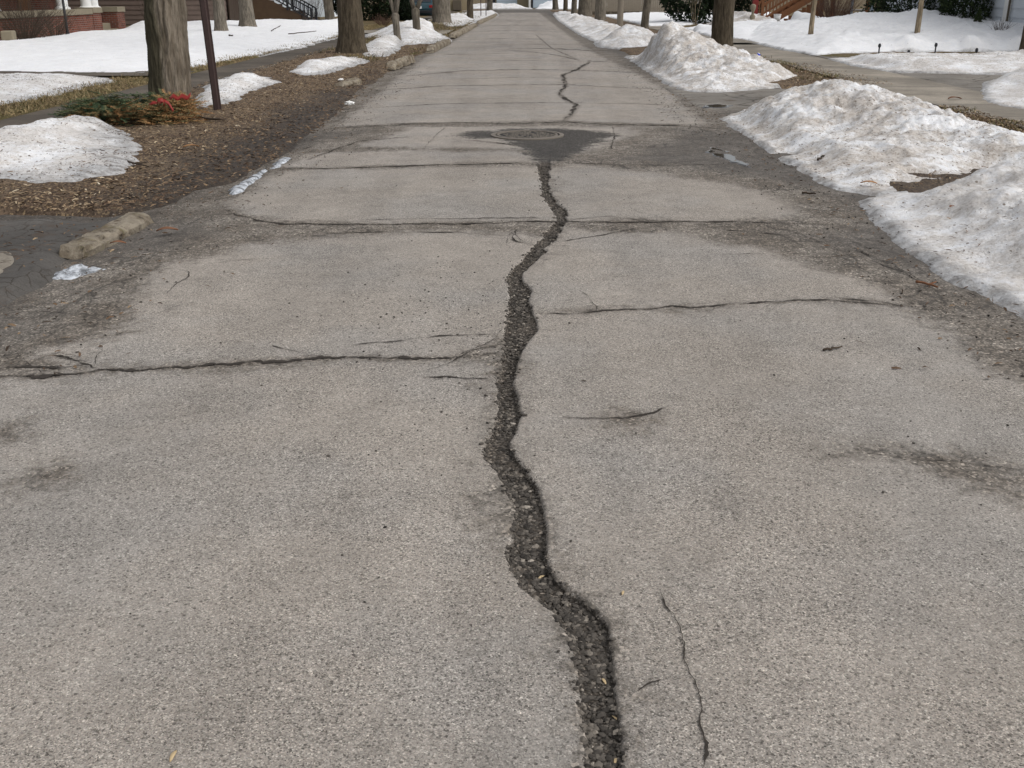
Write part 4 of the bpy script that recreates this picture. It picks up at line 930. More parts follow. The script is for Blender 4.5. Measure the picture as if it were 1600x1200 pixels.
# signpost
pb = PX(342, 184, G(342, 184)[0])
t = thing('sign_post', 'dark rusty steel signpost leaning slightly beside the shaggy tree', 'sign post', (pb[0], pb[1], 0.04))
mb = MB(); top = (-.055*2.6/1.5*1.0, 0, 2.6); w = .052
prof = [(-w, .022), (-w*.62, .022), (-w*.5, -.024), (w*.5, -.024), (w*.62, .022), (w, .022), (w, .028), (w*.55, .028), (w*.42, -.017), (-w*.42, -.017), (-w*.55, .028), (-w, .028)]
vs = [(x, y, -.3) for x, y in prof] + [(x+top[0], y, 2.6) for x, y in prof]; k = len(prof)
mb.add(vs, [(i, (i+1) % k, (i+1) % k + k, i+k) for i in range(k)] + [tuple(range(k, 2*k))]).build('post', M['post'], t)
MB().box((-.095, -.03, 2.35), (.30, .006, .45)).build('sign_plate', M['steel'], t)
for zz in (2.2, 2.5): MB().tube([(top[0]*zz/2.6, -.04, zz), (top[0]*zz/2.6, .03, zz)], [.008, .008], 8).build('bolt', M['steel'], t)

# ------------------------------------------------------------------ discarded wreath
def sprays(mb, cx, cy, cz, n, fn, rs):
    for _ in range(n):
        p, d, L, tint = fn(rs)
        d = Vector(d).normalized(); u = d.cross(Vector((0, 0, 1))); u = u.normalized() if u.length > .01 else Vector((1, 0, 0))
        k = int(L/.007)
        base = Vector(p)
        mb.tube([tuple(base), tuple(base+d*L)], [.0022, .001], 3, min(1, tint+.15), False)
        for i in range(k):
            q = base + d*(L*(i+.5)/k); 
            for s in (-1, 1):
                e = q + (u*s*rs.uniform(.6, 1) + d*rs.uniform(.4, .9) + Vector((0, 0, rs.uniform(-.35, .6)))).normalized()*rs.uniform(.022, .042)
                w = d*.0042; tt = min(1, max(.02, tint + rs.uniform(-.14, .14)))
                mb.add([q-w, q+w, e], [(0, 1, 2)], tt)
def wreath():
    c = G(208, 203); t = thing('evergreen_wreath', 'discarded fir wreath, half browned, with red ribbons at the foot of the shaggy tree', 'wreath', (c[0], c[1], .06))
    mb = MB()
    def fn(rs):
        a = rs.uniform(0, 6.283); rr = rs.gauss(0.40, .12); dr = abs(rr-.40)
        x = math.cos(a)*rr*1.22 ; y = math.sin(a)*rr*0.95 + .05
        h = max(.03, .27 - dr*.6)*rs.uniform(.25, 1.05) + (.05 if y > 0 else 0) + 0.05*max(0, x)
        ta = a + 1.3 + rs.uniform(-.8, .8); out = 1 if rr > .38 else -1
        d = (math.cos(ta) + out*math.cos(a)*.7, math.sin(ta) + out*math.sin(a)*.7, rs.uniform(-.45, .35))
        brown = (0.58 + .34*rs.random()) if (x > .28+rs.gauss(0, .14) or (y < -.25 and rs.random() < .6)) else rs.uniform(.10, .62)
        return (x, y, h), d, rs.uniform(.10, .22), brown
    sprays(mb, 0, 0, 0, 1900, fn, random.Random(4))
    mb.build('fir_boughs', M['needles'], t)
    f = MB(); ring = [(math.cos(a)*.5, math.sin(a)*.40+.05, .06) for a in np.linspace(0, 6.283, 30)]
    f.tube(ring, [.035]*30, 8, .05); f.build('wire_frame', M['wood_dark'], t)
    def ribbon(name, pts, w):
        m2 = MB(); vs = []
        for i, p in enumerate(pts):
            p = Vector(p); vs += [p+Vector((0, -w*.35, -w*.5)), p+Vector((0, w*.35, w*.5))]
        m2.add(vs, [(2*i, 2*i+1, 2*i+3, 2*i+2) for i in range(len(pts)-1)])
        o = m2.build(name, M['red'], t, smooth=True); s = o.modifiers.new('thick', 'SOLIDIFY'); s.thickness = .004
    ribbon('ribbon', [(.32, -.28, .25), (.38, -.29, .28), (.44, -.27, .26), (.50, -.27, .30), (.55, -.28, .27), (.58, -.29, .22), (.60, -.30, .19)], .032)
    ribbon('ribbon', [(.46, .02, .28), (.52, 0, .33), (.57, .0, .29), (.62, 0, .33), (.68, .01, .30), (.72, .01, .34)], .045)
    ribbon('ribbon', [(.40, -.27, .24), (.44, -.30, .31), (.49, -.30, .31), (.50, -.28, .25)], .04)
wreath()

# ------------------------------------------------------------------ manhole
def manhole():
    c = G(824, 213.5); z = float(road_z(*c)) + .002
    t = thing('manhole_cover', 'round cast iron manhole cover set in the dark tarred patch of the road', 'manhole cover', (c[0], c[1], z))
    r = .36; n = 64
    ring = MB(); vs = []
    for rr, zz in ((r+.05, -.02), (r+.05, .010), (r+.003, .012), (r+.003, -.02)):
        vs += [(math.cos(2*math.pi*k/n)*rr, math.sin(2*math.pi*k/n)*rr, zz) for k in range(n)]
    ring.add(vs, [(i*n+k, i*n+(k+1) % n, (i+1)*n+(k+1) % n, (i+1)*n+k) for i in range(3) for k in range(n)]); ring.build('frame', M['iron'], t, smooth=False)
    MB().disc((0, 0), r-.008, -.02, .004, 64).build('lid', M['iron_dark'], t)
    st = MB(); rs = random.Random(2)
    for i in range(-6, 7):
        for j in range(-6, 7):
            x = i*.058 + (.029 if j % 2 else 0); y = j*.050
            if math.hypot(x, y) < r-.06 and rs.random() < .93: st.box((x, y, .006), (.036*rs.uniform(.7, 1.15), .020, .007), rz=rs.choice((.6, -.6, 0.1)), taper=.75)
    for rr in (r-.03,):
        vs = []
        for q, zz in ((rr+.014, .003), (rr+.012, .012), (rr-.012, .012), (rr-.014, .003)): vs += [(math.cos(2*math.pi*k/n)*q, math.sin(2*math.pi*k/n)*q, zz) for k in range(n)]
        st.add(vs, [(i*n+k, i*n+(k+1) % n, (i+1)*n+(k+1) % n, (i+1)*n+k) for i in range(3) for k in range(n)])
    st.build('studs', M['iron'], t)
manhole()

# ------------------------------------------------------------------ small things lying about
def twig(label, a, b, r, z=None, m=None, name='twig', fork=False):
    za = float(road_z(*a)) if z is None else z
    t = MB(); A = Vector((*a, za+r)); B = Vector((*b, za+r)); rs = random.Random(int(a[0]*1000)); pts = []
    for i in range(7): pts.append(tuple(A.lerp(B, i/6) + Vector((rs.uniform(-1, 1), rs.uniform(-1, 1), rs.uniform(0, .8)))*r*1.0))
    t.tube(pts, [r*(1-.07*i) for i in range(7)], 6)
    if fork:
        m0 = Vector(pts[3]); t.tube([tuple(m0), tuple(m0 + (B-A)*.25 + Vector((.03, .05, .01)))], [r*.7, r*.4], 5)
    tag(t.build(name, m or M['twig'], smooth=True), label, 'twig')
twig('short dark twig lying alone on the right-hand asphalt slab', G(1288, 551), G(1314, 547), .0065)
twig('small dark stick on the right gutter at the tip of the dry slab', G(1254, 304), G(1276, 306), .010)
twig('brown stick among grit below the nearest snow bank', G(1432, 443), G(1466, 452), .008, None, M['leaf'], fork=True)
twig('forked dark twig on the leafy verge below the icy snow skirt', G(192, 268), G(235, 278), .010, .085, fork=True)
twig('dark twig at the right edge of the speckled snow patch', G(178, 260), G(196, 270), .010, .085)
twig('twig on brown leaves right of the browned wreath', G(310, 197), G(352, 202), .014, .085, fork=True)
twig('dark stick lying on the icy lip of the large dirty snow bank', G(1275, 264), G(1290, 257), .012, .07)
twig('long thin fallen branch on the snowy lawn left of the flared street tree', G(452, 66), G(494, 61), .018, .24, fork=True)
twig('thin fallen branch near the lawn tree with the widest flared base', G(425, 60), G(440, 50), .016, .24, fork=True)
twig('dark bark chunk on the snowy lawn right of the signpost', G(359, 69), G(366, 69), .03, .22)
def leaf(label, px, py, L, m, z=None, ang=0.4, name='fallen_leaf', cat='leaf', wide=.45):
    x, y = G(px, py); z = float(road_z(x, y))+.004 if z is None else z
    vs = []; n = 8
    for i in range(n+1):
        t = i/n; w = L*wide*math.sin(math.pi*min(1, t*.95+.03))**.8; h = .10*L*math.sin(t*3.3) 
        vs += [(t*L-L/2, -w/2, z+h+.12*L*wide), (t*L-L/2, 0, z+h), (t*L-L/2, w/2, z+h+.12*L*wide)]
    c, s = math.cos(ang), math.sin(ang); vs = [(x+a*c-b*s, y+a*s+b*c, q) for a, b, q in vs]
    fs = []
    for i in range(n): fs += [(3*i, 3*i+3, 3*i+4, 3*i+1), (3*i+1, 3*i+4, 3*i+5, 3*i+2)]
    o = MB().add(vs, fs).build(name, m, smooth=True); s2 = o.modifiers.new('thick', 'SOLIDIFY'); s2.thickness = .0012
    return tag(o, label, cat)
leaf('pale seed wing on the asphalt right of the crack bend', 973, 933, .022, M['seed'], None, 1.3, 'seed', 'seed', .3)
leaf('pale seed wing in the crack at its sharp bend', 846, 896, .026, M['seed'], -.012, .8, 'seed', 'seed', .3)
leaf('pale seed wing lying in the gravel of the lower crack', 944, 1059, .024, M['seed'], -.010, 1.9, 'seed', 'seed', .3)
leaf('pale seed wing lowest in the gravel crack, near the bottom edge', 962, 1183, .022, M['seed'], -.010, 1.3, 'seed', 'seed', .3)
leaf('seed wing at the crack edge above the lowest one', 961, 1117, .020, M['seed'], -.008, 2.2, 'seed', 'seed', .3)
leaf('dry grass scrap at the bottom edge left of the crack', 272, 1190, .035, M['seed'], None, 1.5, 'seed', 'seed', .25)
leaf('tiny dark leaf on the slab above the small pothole', 912, 600, .020, M['twig'], None, .1)
leaf('reddish leaf in the wet gutter right of the thick kerb piece', 262, 365, .14, M['leaf'], .02, .3)
leaf('second reddish leaf at the foot of the thick kerb piece', 185, 385, .10, M['leaf'], .02, .1)
leaf('curled brown leaf standing out on the leafy verge below the signpost', 300, 245, .16, M['leaf_orange'], .095, .6)
leaf('orange leaf on the ice lip of the large dirty snow bank', 1356, 298, .13, M['leaf_orange'], .06, 2.8)
leaf('small brown leaf on the nearest snow bank', 1480, 370, .06, M['leaf'], .20, .8)
leaf('dark leaf lying on the tan driveway concrete at right', 1491, 160, .22, M['leaf'], .05, .2)
def crumple(name, label, px, py, sz, m, z, cat='litter', flatk=.6):
    x, y = G(px, py); rs = random.Random(px); vs = []; n, k = 9, 7
    for i in range(k):
        ph = math.pi*i/(k-1)
        for j in range(n):
            th = 2*math.pi*j/n; r = sz*(1+rs.uniform(-.3, .3))
            vs.append((x+r*math.sin(ph)*math.cos(th)*1.5, y+r*math.sin(ph)*math.sin(th), z+sz*flatk*(1+math.cos(ph))*(1+rs.uniform(-.15, .15))))
    fs = [(i*n+j, i*n+(j+1) % n, (i+1)*n+(j+1) % n, (i+1)*n+j) for i in range(k-1) for j in range(n)]
    return tag(MB().add(vs, fs).build(name, m), label, cat)
crumple('paper_scrap', 'white crumpled scrap at the left gutter edge', 546, 168, .050, M['paper'], .03)
crumple('paper_scrap', 'smaller white scrap on leaves above the buried kerb piece', 533, 134, .035, M['paper'], .08)
t = thing('drink_can', 'small bright blue and white drink can on brown grass behind the snow pile', 'litter', (*G(1182, 99), .10), .4)
t.rotation_euler = (0.15, .25, .4)
MB().tube([(0, 0, 0), (0, 0, .02), (0, 0, .10), (0, 0, .12)], [.036, .044, .044, .036], 20).build('can_body', M['blue'], t, smooth=True)
MB().tube([(.004, 0, .118), (.004, 0, .135)], [.036, .022], 20).build('can_top', M['paper'], t, smooth=True)
MB().box((.034, 0, .06), (.03, .05, .08)).build('white_band', M['paper'], t, bevel=.01)

# ------------------------------------------------------------------ shrubs
def evergreen(name, label, c, rx, ry, rz, n, seed, group=None, cone=False, lo=0.0, m=None, sz=(.05, .11), tone=(0, 1)):
    t = thing(name, label, 'shrub', c, 0, group); r = np.random.default_rng(seed)
    u = r.normal(size=(n, 3)); u /= np.linalg.norm(u, axis=1)[:, None]; rad = 1 - 0.38*r.random(n)**1.6
    lumpn = 1 + 0.55*fbm(u[:, 0]*2.3+seed, u[:, 1]*2.3+u[:, 2]*2.3, 3, seed)
    p = u*(rad*lumpn)[:, None]
    if cone:
        hz = r.random(n)**1.4; a = r.uniform(0, 6.283, n); q = (1-hz)*(.6+.4*r.random(n)); p = np.stack([np.cos(a)*q, np.sin(a)*q, hz*2-1], 1)
    P = p*np.array([rx, ry, rz]) + np.array([0, 0, rz+lo]); k = P[:, 2] > -.05; P = P[k]; n = len(P)
    d = r.normal(size=(n, 3)) + p[k]*1.2 + np.array([0, 0, .5]); d /= np.linalg.norm(d, axis=1)[:, None]
    s = np.cross(d, r.normal(size=(n, 3))); s /= np.linalg.norm(s, axis=1)[:, None]
    L = r.uniform(*sz, n)[:, None]
    V = np.stack([P - s*L*.28, P + s*L*.28, P + d*L + s*L*.12, P + d*L - s*L*.12], 1).reshape(-1, 3)
    F = np.arange(n*4).reshape(-1, 4)
    me = bpy.data.meshes.new('foliage'); me.from_pydata(V.tolist(), [], F.tolist()); me.update()
    tt = np.clip(tone[0] + (tone[1]-tone[0])*r.random(n)**1.4, 0, 1).astype(np.float32)
    at = me.attributes.new('tint', 'FLOAT', 'POINT'); at.data.foreach_set('value', np.repeat(tt, 4))
    link_mesh('foliage', me, m or M['yew'], t)
    st = MB(); rs = random.Random(seed)
    for _ in range(5): st.tube([(rs.uniform(-.1, .1), rs.uniform(-.1, .1), -.1), (rs.uniform(-.6, .6)*rx*.6, rs.uniform(-.6, .6)*ry*.6, rz*1.2+lo)], [.04, .015], 6)
    st.build('stem', M['twig'], t)
    return t
def twiggy(name, label, c, n, L, spread, seed, m, r0=.007, group=None, sub=2, cat='shrub'):
    t = thing(name, label, cat, c, 0, group); rs = random.Random(seed); mb = MB()
    for _ in range(n):
        a = rs.uniform(0, 6.283); k = rs.random()**.6*spread; d = Vector((math.cos(a)*k, math.sin(a)*k, 1)).normalized()
        b = Vector((math.cos(a)*k*.15*L, math.sin(a)*k*.15*L, -.05)); l = L*rs.uniform(.6, 1.1); pts = [tuple(b)]; q = b.copy(); rr = [r0]
        for i in range(4):
            d = (d + Vector((rs.uniform(-.18, .18), rs.uniform(-.18, .18), rs.uniform(-.1, .05)))).normalized(); q = q+d*l/4; pts.append(tuple(q)); rr.append(r0*(1-.2*(i+1)) + .0015)
            if i >= 1:
                for _ in range(sub):
                    e = (d + Vector((rs.uniform(-.8, .8), rs.uniform(-.8, .8), rs.uniform(-.3, .5)))).normalized(); mb.tube([tuple(q), tuple(q+e*l*.28)], [r0*.55, .0015], 3, 0, False)
        mb.tube(pts, rr, 3, 0, False)
    mb.build('branches', m, t); return t

g = 'dark evergreen shrubs by the houses'
evergreen('evergreen_shrub', 'big dark clipped yew against the white sided house, behind the snow hump', PY(1425, 12, 40)[:2] + (.25,), 1.75, 1.2, .95, 9000, 3, g)
evergreen('evergreen_shrub', 'rounded dark green yew at the right of the white sided house', PY(1513, 40, 36)[:2] + (.15,), 0.95, .9, .85, 7000, 5, g, tone=(.25, 1.0))
evergreen('dwarf_conifer', 'tiny bright green cone-shaped conifer in front of the rounded yew', PY(1527, 40, 34)[:2] + (.25,), .26, .26, .40, 1800, 7, None, True, tone=(.7, 1), sz=(.03, .07))
evergreen('evergreen_shrub', 'tall black-green evergreen beside the grey fence, two thin stems before it', PY(1085, 22, 56)[:2] + (.15,), 2.0, 1.5, 1.9, 9000, 9, g, sz=(.09, .2), tone=(0, .6))
evergreen('evergreen_shrub', 'black-green evergreen left of the red stair post', PY(1150, 20, 58)[:2] + (.1,), 1.8, 1.3, 1.9, 7000, 11, g, sz=(.09, .2), tone=(0, .5))
evergreen('evergreen_shrub', 'wide dark evergreen right of the flared street tree on the left', PY(592, 44, 62)[:2] + (0.0,), 1.5, 1.2, 1.9, 9000, 13, g, sz=(.08, .18), tone=(.1, .8))
evergreen('evergreen_shrub', 'narrow dark evergreen tucked behind the flared street tree', PY(538, 31, 64)[:2] + (.1,), 1.0, 1.0, 1.9, 5000, 15, g, sz=(.08, .18), tone=(0, .5))
evergreen('evergreen_shrub', 'low black-green hedge bush between the forked trees and the teal car', PY(633, 33, 62)[:2] + (-.05,), .65, .8, .62, 3500, 17, g, sz=(.06, .14), tone=(0, .5))
twiggy('bare_shrub', 'dense bare reddish-brown shrub against the white siding', PY(1300, 32, 43)[:2] + (.2,), 130, 1.5, .75, 3, M['twig_red'], .010)
twiggy('bare_shrub', 'bare arching shrub in front of the brick porch wall', PX(40, 64, -15.9)[:2] + (0.05,), 150, 1.5, 1.3, 5, M['twig'], .007)
twiggy('bare_shrub', 'smaller bare shrub left of the lamp post by the brick porch', PX(85, 62, -15.7)[:2] + (0.05,), 80, 1.0, 1.2, 7, M['twig'], .006)
twiggy('bare_shrub', 'spiky little bare shrub poking out of the snow at far right', PY(1561, 54, 31) , 45, .42, .9, 9, M['twig'], .006, sub=1)
twiggy('bare_shrub', 'thin leafless bush against the pale stucco house', PY(495, 32, 62)[:2] + (.1,), 30, 1.8, .5, 11, M['twig'], .007)
twiggy('bare_shrub', 'thin leafless stems behind the snow mound left of the signpost', PY(232, 45, 50)[:2] + (.1,), 9, 1.9, .25, 13, M['twig'], .012)
twiggy('bare_shrub', 'pale dry stems in front of the black-green evergreen', PY(1088, 26, 53)[:2] + (.1,), 5, 2.0, .3, 15, M['bark_pale'], .014, sub=1)
twiggy('bare_shrub', 'reddish weeds on the bank behind the small forked tree', PY(600, 49, 52)[:2] + (.05,), 60, .55, 1.2, 17, M['twig_red'], .008)

# ------------------------------------------------------------------ buildings
def siding_x(mb, x0, x1, y, z0, z1, h=.2, out=.022):     # wall in the XZ plane facing -Y
    z = z0
    while z < z1-1e-6:
        zt = min(z+h, z1); mb.add([(x0, y-out, z), (x1, y-out, z), (x1, y, zt), (x0, y, zt), (x0, y, z), (x1, y, z)], [(0, 1, 2, 3), (4, 5, 1, 0)]); z = zt
def siding_y(mb, x, y0, y1, z0, z1, sgn, h=.2, out=.022):  # wall in the YZ plane facing sgn*X
    z = z0
    while z < z1-1e-6:
        zt = min(z+h, z1); f = [(0, 1, 2, 3), (4, 5, 1, 0)]
        if sgn < 0: f = [tuple(reversed(q)) for q in f]
        mb.add([(x+sgn*out, y0, z), (x+sgn*out, y1, z), (x, y1, zt), (x, y0, zt), (x, y0, z), (x, y1, z)], f); z = zt
def gable(parent, x0, x1, y0, y1, z, rise, m, along='y', over=.35):
    mb = MB(); x0 -= over; x1 += over; y0 -= over; y1 += over
    if along == 'y': xm = (x0+x1)/2; vs = [(x0, y0, z), (x1, y0, z), (xm, y0, z+rise), (x0, y1, z), (x1, y1, z), (xm, y1, z+rise)]
    else: ym = (y0+y1)/2; vs = [(x0, y0, z), (x0, y1, z), (x0, ym, z+rise), (x1, y0, z), (x1, y1, z), (x1, ym, z+rise)]
    mb.add(vs, [(0, 1, 2), (5, 4, 3), (0, 2, 5, 3), (2, 1, 4, 5), (1, 0, 3, 4)]); return mb.build('roof', m, parent)
def window(parent, c, w, h, axis, sgn):
    fr = MB(); t = .07
    def bx(mb, du, dz, sw, sh, dep, off):
        if axis == 'x': mb.box((c[0]+du, c[1]+sgn*off, c[2]+dz), (sw, dep, sh))
        else: mb.box((c[0]+sgn*off, c[1]+du, c[2]+dz), (dep, sw, sh))
    bx(fr, 0, h/2, w+2*t, t, .07, .045); bx(fr, 0, -h/2-.02, w+3*t, t, .10, .055); bx(fr, -w/2-t/2, 0, t, h-.0, .06, .04); bx(fr, w/2+t/2, 0, t, h-.0, .06, .04); bx(fr, 0, 0, w, .035, .05, .04)
    o = fr.build('window', M['white'], parent); p = MB(); bx(p, 0, 0, w, h-.04, .01, .028); p.build('pane', M['glass'], o)

# brick porch house
xw = -16.5
A = thing('brick_porch_house', 'house with red brick porch wall, stone cap and white columns', 'house', (0, 0, 0))
yp1a, yp1b = PX(145, 30, xw)[1], PX(158, 30, xw)[1]; yp2a, yp2b = PX(183, 30, xw)[1], PX(194, 30, xw)[1]
mb = MB(); mb.box((xw-.15, (22+yp1a)/2, .30), (.3, yp1a-22, .9)); mb.build('porch_wall', M['brick'], A)
for ya, yb in ((yp1a, yp1b), (yp2a, yp2b)):
    w_ = yb-ya
    MB().box((xw-.28, (ya+yb)/2, .32), (.62, w_, .94)).build('pier', M['brick'], A)
    MB().box((xw-.28, (ya+yb)/2, .90), (.72, w_+.10, .20)).build('pier_cap', M['stone'], A, bevel=.015)
MB().box((xw-.15, (22+yp1a)/2-.04, .86), (.44, yp1a-22-.08, .20)).build('wall_cap', M['stone'], A, bevel=.015)
st = MB()
for k in range(4): st.box((xw-.15-.32*k, (yp1b+yp2a)/2, -.05+.11*(k+1)), (.32, yp2a-yp1b-.02, .22*(k+1)))
st.build('steps', M['stone'], A)
MB().box((xw-2.2, (yp1b+yp2b)/2+1.8, .3), (3.6, .3, .92)).build('side_wall', M['brick'], A)
MB().box((-19.9, 33, .45), (5.6, 22, .85)).build('porch_floor', M['stone'], A)
for px_ in (98, 135, 146):
    q = PX(px_, 12, xw-.35); c = MB(); c.disc((q[0], q[1]), .27, .96, 1.02, 28); c.disc((q[0], q[1]), .24, 1.02, 1.06, 28, .2); c.tube([(q[0], q[1], 1.06), (q[0], q[1], 2.2), (q[0], q[1], 3.4)], [.195, .19, .16], 28); c.build('column', M['white'], A, smooth=False)
mb = MB(); mb.box((-23.2, 34, 2.6), (7, 24, 5.2)); mb.build('wall', M['brick'], A)
gable(A, -26.7, xw, 22, 46, 5.2, 2.6, M['roof'])
MB().box((xw-1.6, 34, 3.5), (3.6, 24, .25)).build('porch_ceiling', M['white'], A)
for yy in (27, 31.5, 36, 40.2): window(A, (-19.7, yy, 1.75), 1.2, 1.6, 'y', 1)
d_ = MB(); d_.box((-19.66, 43.0, 1.9), (.06, 1.0, 2.1)); d_.build('door', M['wood_red'], A)
lp = PX(107, 61, -15.4)
t = thing('lamp_post', 'slim black garden lamp post in front of the brick porch', 'lamp post', (lp[0], lp[1], .02))
MB().tube([(0, 0, 0), (0, 0, .25), (0, 0, .3), (0, 0, 2.1)], [.07, .065, .045, .04], 14).build('post', M['black'], t, smooth=True)
MB().tube([(0, 0, 2.1), (0, 0, 2.15), (0, 0, 2.42), (0, 0, 2.5)], [.05, .10, .13, .02], 8).build('lantern', M['glass'], t)
q = PX(13, 53, -15.6); tag(MB().box((q[0], q[1], .30), (.35, .45, .30), .2).build('planter_block', M['stone'], bevel=.04), 'pale stone block behind the bare arching shrub', 'planter')

# brown sided house with dark stairs
B = thing('brown_sided_house', 'brown house with wide dark horizontal siding behind the snowy lawn', 'house', (0, 0, 0))
mb = MB(); siding_x(mb, -25, -14.4, 52, -.1, 5.2, .22, .03); siding_y(mb, -14.4, 52, 62, -.1, 5.2, 1, .22, .03); mb.add([(-25, 52, -.1), (-25, 62, -.1), (-25, 62, 5.2), (-25, 52, 5.2), (-14.4, 62, -.1), (-14.4, 62, 5.2)], [(0, 3, 2, 1), (1, 2, 5, 4)])
mb.build('wall', M['siding_brown'], B); gable(B, -25, -14.4, 52, 62, 5.2, 2.4, M['roof'], 'x')
MB().box((-14.40, 51.97, 2.5), (.16, .10, 5.2)).build('corner_board', M['wood_dark'], B)
for xx in (-22.5, -18.5): window(B, (xx, 52, 2.2), 1.0, 1.3, 'x', -1)
pn = MB()
for k in range(9): pn.box((-14.25, 53.2+k*.42, .62), (.05, .40, 1.6))
pn.build('lattice_boards', M['wood_dark'], B)
t = thing('wooden_staircase', 'dark brown wooden stairs with thin railings, descending toward the pale house', 'staircase', (0, 0, 0))
Y0 = 56.4; pa = PY(405, -14, Y0); pbb = PY(498, 36, Y0)
mb = MB(); n = 7
for k in range(n):
    x = pa[0] + (pbb[0]-pa[0])*(k+.5)/n; zt = 1.35 - 1.25*(k+1)/n
    mb.box((x, Y0+.7, zt/2-.1), ((pbb[0]-pa[0])/n*1.0, 1.3, zt+.2))
mb.build('steps', M['wood_dark'], t)
mb = MB(); mb.add([(pa[0]-1.2, Y0-.02, -.1), (pbb[0]-.9, Y0-.02, -.1), (pbb[0]-.9, Y0-.02, .42), (pa[0]+.5, Y0-.02, 1.2), (pa[0]-1.2, Y0-.02, 1.3)] + [(a, Y0+.06, c) for a, c in ((pa[0]-1.2, -.1), (pbb[0]-.9, -.1), (pbb[0]-.9, .42), (pa[0]+.5, 1.2), (pa[0]-1.2, 1.3))],
    [(0, 1, 2, 3, 4), (9, 8, 7, 6, 5)] + [(i, i+5, (i+1) % 5+5, (i+1) % 5) for i in range(5)]); mb.build('side_panel', simple('stair_panel', (.075, .046, .026), .85, .3, 4), t)
for yy in (Y0-.05, Y0+1.35):
    mb = MB(); r0 = Vector(PY(415, -6, Y0)); r1 = Vector(PY(449, 20, Y0)); r1 = Vector((pbb[0]-.35, Y0, .78)); r0 = Vector((pa[0]+.2, Y0, 2.1))
    r0.y = r1.y = yy; mb.bar(r0, r1, .07); dn = Vector((0, 0, -.55)); mb.bar(r0+dn, r1+dn, .06)
    for k in range(13):
        q = r0.lerp(r1, k/12); mb.bar(q, q+Vector((0, 0, -.75 if k in (0, 6, 12) else -.56)), .05 if k not in (0, 6, 12) else .1)
    mb.build('railing', M['black'], t)
Cc = thing('pale_stucco_house', 'pale blue-white stucco house beyond the dark stairs', 'house', (0, 0, 0))
mb = MB(); xr = PY(521, 10, 72)[0]; mb.box((xr-5.5, 76, 2.4), (11, 8, 5.2)); mb.build('wall', M['stucco_pale'], Cc); gable(Cc, xr-11, xr, 72, 80, 5.0, 2.2, M['roof'], 'x')
q0 = PY(457, 16, 71.9); q1 = PY(478, 34, 71.9); hb = MB(); hb.box(((q0[0]+q1[0])/2, 71.7, q0[2]/2), (q1[0]-q0[0], .6, q0[2])); hb.build('bulkhead_door', M['wood_dark'], Cc, bevel=.02)
window(Cc, (xr-2.0, 72, 2.3), 1.0, 1.2, 'x', -1)
# pale sided house behind the car
Dd = thing('grey_sided_house', 'small grey-white sided house behind the dark teal car', 'house', (0, 0, 0))
x0, x1 = PY(628, 5, 78)[0], PY(672, 5, 78)[0]; mb = MB(); siding_x(mb, x0, x1, 78, 0, 4.6, .15, .02); siding_y(mb, x1, 78, 86, 0, 4.6, 1, .15, .02); siding_y(mb, x0, 78, 86, 0, 4.6, -1, .15, .02); mb.build('wall', M['siding_white'], Dd); gable(Dd, x0, x1, 78, 86, 4.6, 1.6, M['roof'])
window(Dd, ((x0+x1)/2+.3, 78, 1.6), .6, 1.1, 'x', -1)
# tan corner building with grille box
E = thing('tan_corner_building', 'tan rendered building behind the straight dark trunk on the left', 'building', (0, 0, 0))
x0, x1 = PY(705, 5, 97)[0], PY(732, 5, 97)[0]; mb = MB(); mb.box(((x0+x1)/2-1, 99.5, 2), (x1-x0+2, 5, 4.4)); mb.build('wall', M['tan_wall'], E); gable(E, x0-2, x1, 97, 102, 4.2, 1.2, M['roof'])
bx = MB(); q0 = PY(708, 9, 96.6); q1 = PY(721, 18, 96.6); bx.box(((q0[0]+q1[0])/2, 96.6, .55), (q1[0]-q0[0], .7, .85)); bx.build('vent_box', M['fence_dark'], E, bevel=.02)
# car
def car():
    x = PY(660, 30, 66)[0]; t = thing('parked_car', 'dark teal parked car half hidden behind the snow heap and broad trunk', 'car', (x, 66, 0.0))
    W2 = .92; prof = [(-2.1, .35), (-2.15, .7), (-2.0, .92), (-1.3, 1.0), (-.75, 1.42), (.7, 1.46), (1.35, 1.02), (2.1, .85), (2.2, .6), (2.15, .32)]
    mb = MB(); n = len(prof); vs = []
    for sx in (-1, -.82, .82, 1):
        for (l, h) in prof:
            k = 1 - (.10 if h > 1.05 else 0)*(abs(sx) == 1); vs.append((sx*W2*k, l, h - (.04 if abs(sx) == 1 else 0)))
    fs = [(i*n+j, i*n+(j+1) % n, (i+1)*n+(j+1) % n, (i+1)*n+j) for i in range(3) for j in range(n)] + [tuple(range(n-1, -1, -1)), tuple(range(3*n, 4*n))]
    mb.add(vs, fs).build('body', M['car'], t, bevel=.03)
    MB().add([(-.66, -1.28, 1.03), (.66, -1.28, 1.03), (.60, -.79, 1.40), (-.60, -.79, 1.40)], [(0, 1, 2, 3)]).build('rear_window', M['glass'], t)
    for s in (-1, 1):
        MB().box((s*.74, -2.10, .80), (.26, .10, .16)).build('tail_light', M['lamp_red'], t, bevel=.02)
        for yy in (-1.35, 1.35):
            w = MB().tube([(s*.92, yy, .32), (s*.72, yy, .32)], [.32, .32], 24).build('wheel', M['rubber'], t); MB().tube([(s*.93, yy, .32), (s*.90, yy, .32)], [.19, .19], 16).build('rim', M['steel'], w)
    MB().box((0, -2.15, .50), (1.75, .16, .18)).build('bumper', M['black'], t, bevel=.04)
    MB().box((0, -2.13, .74), (.34, .06, .14)).build('licence_plate', M['paper'], t)
    # underbody
    MB().box((0, 0, .34), (1.6, 3.9, .14)).build('chassis', M['rubber'], t)
car()

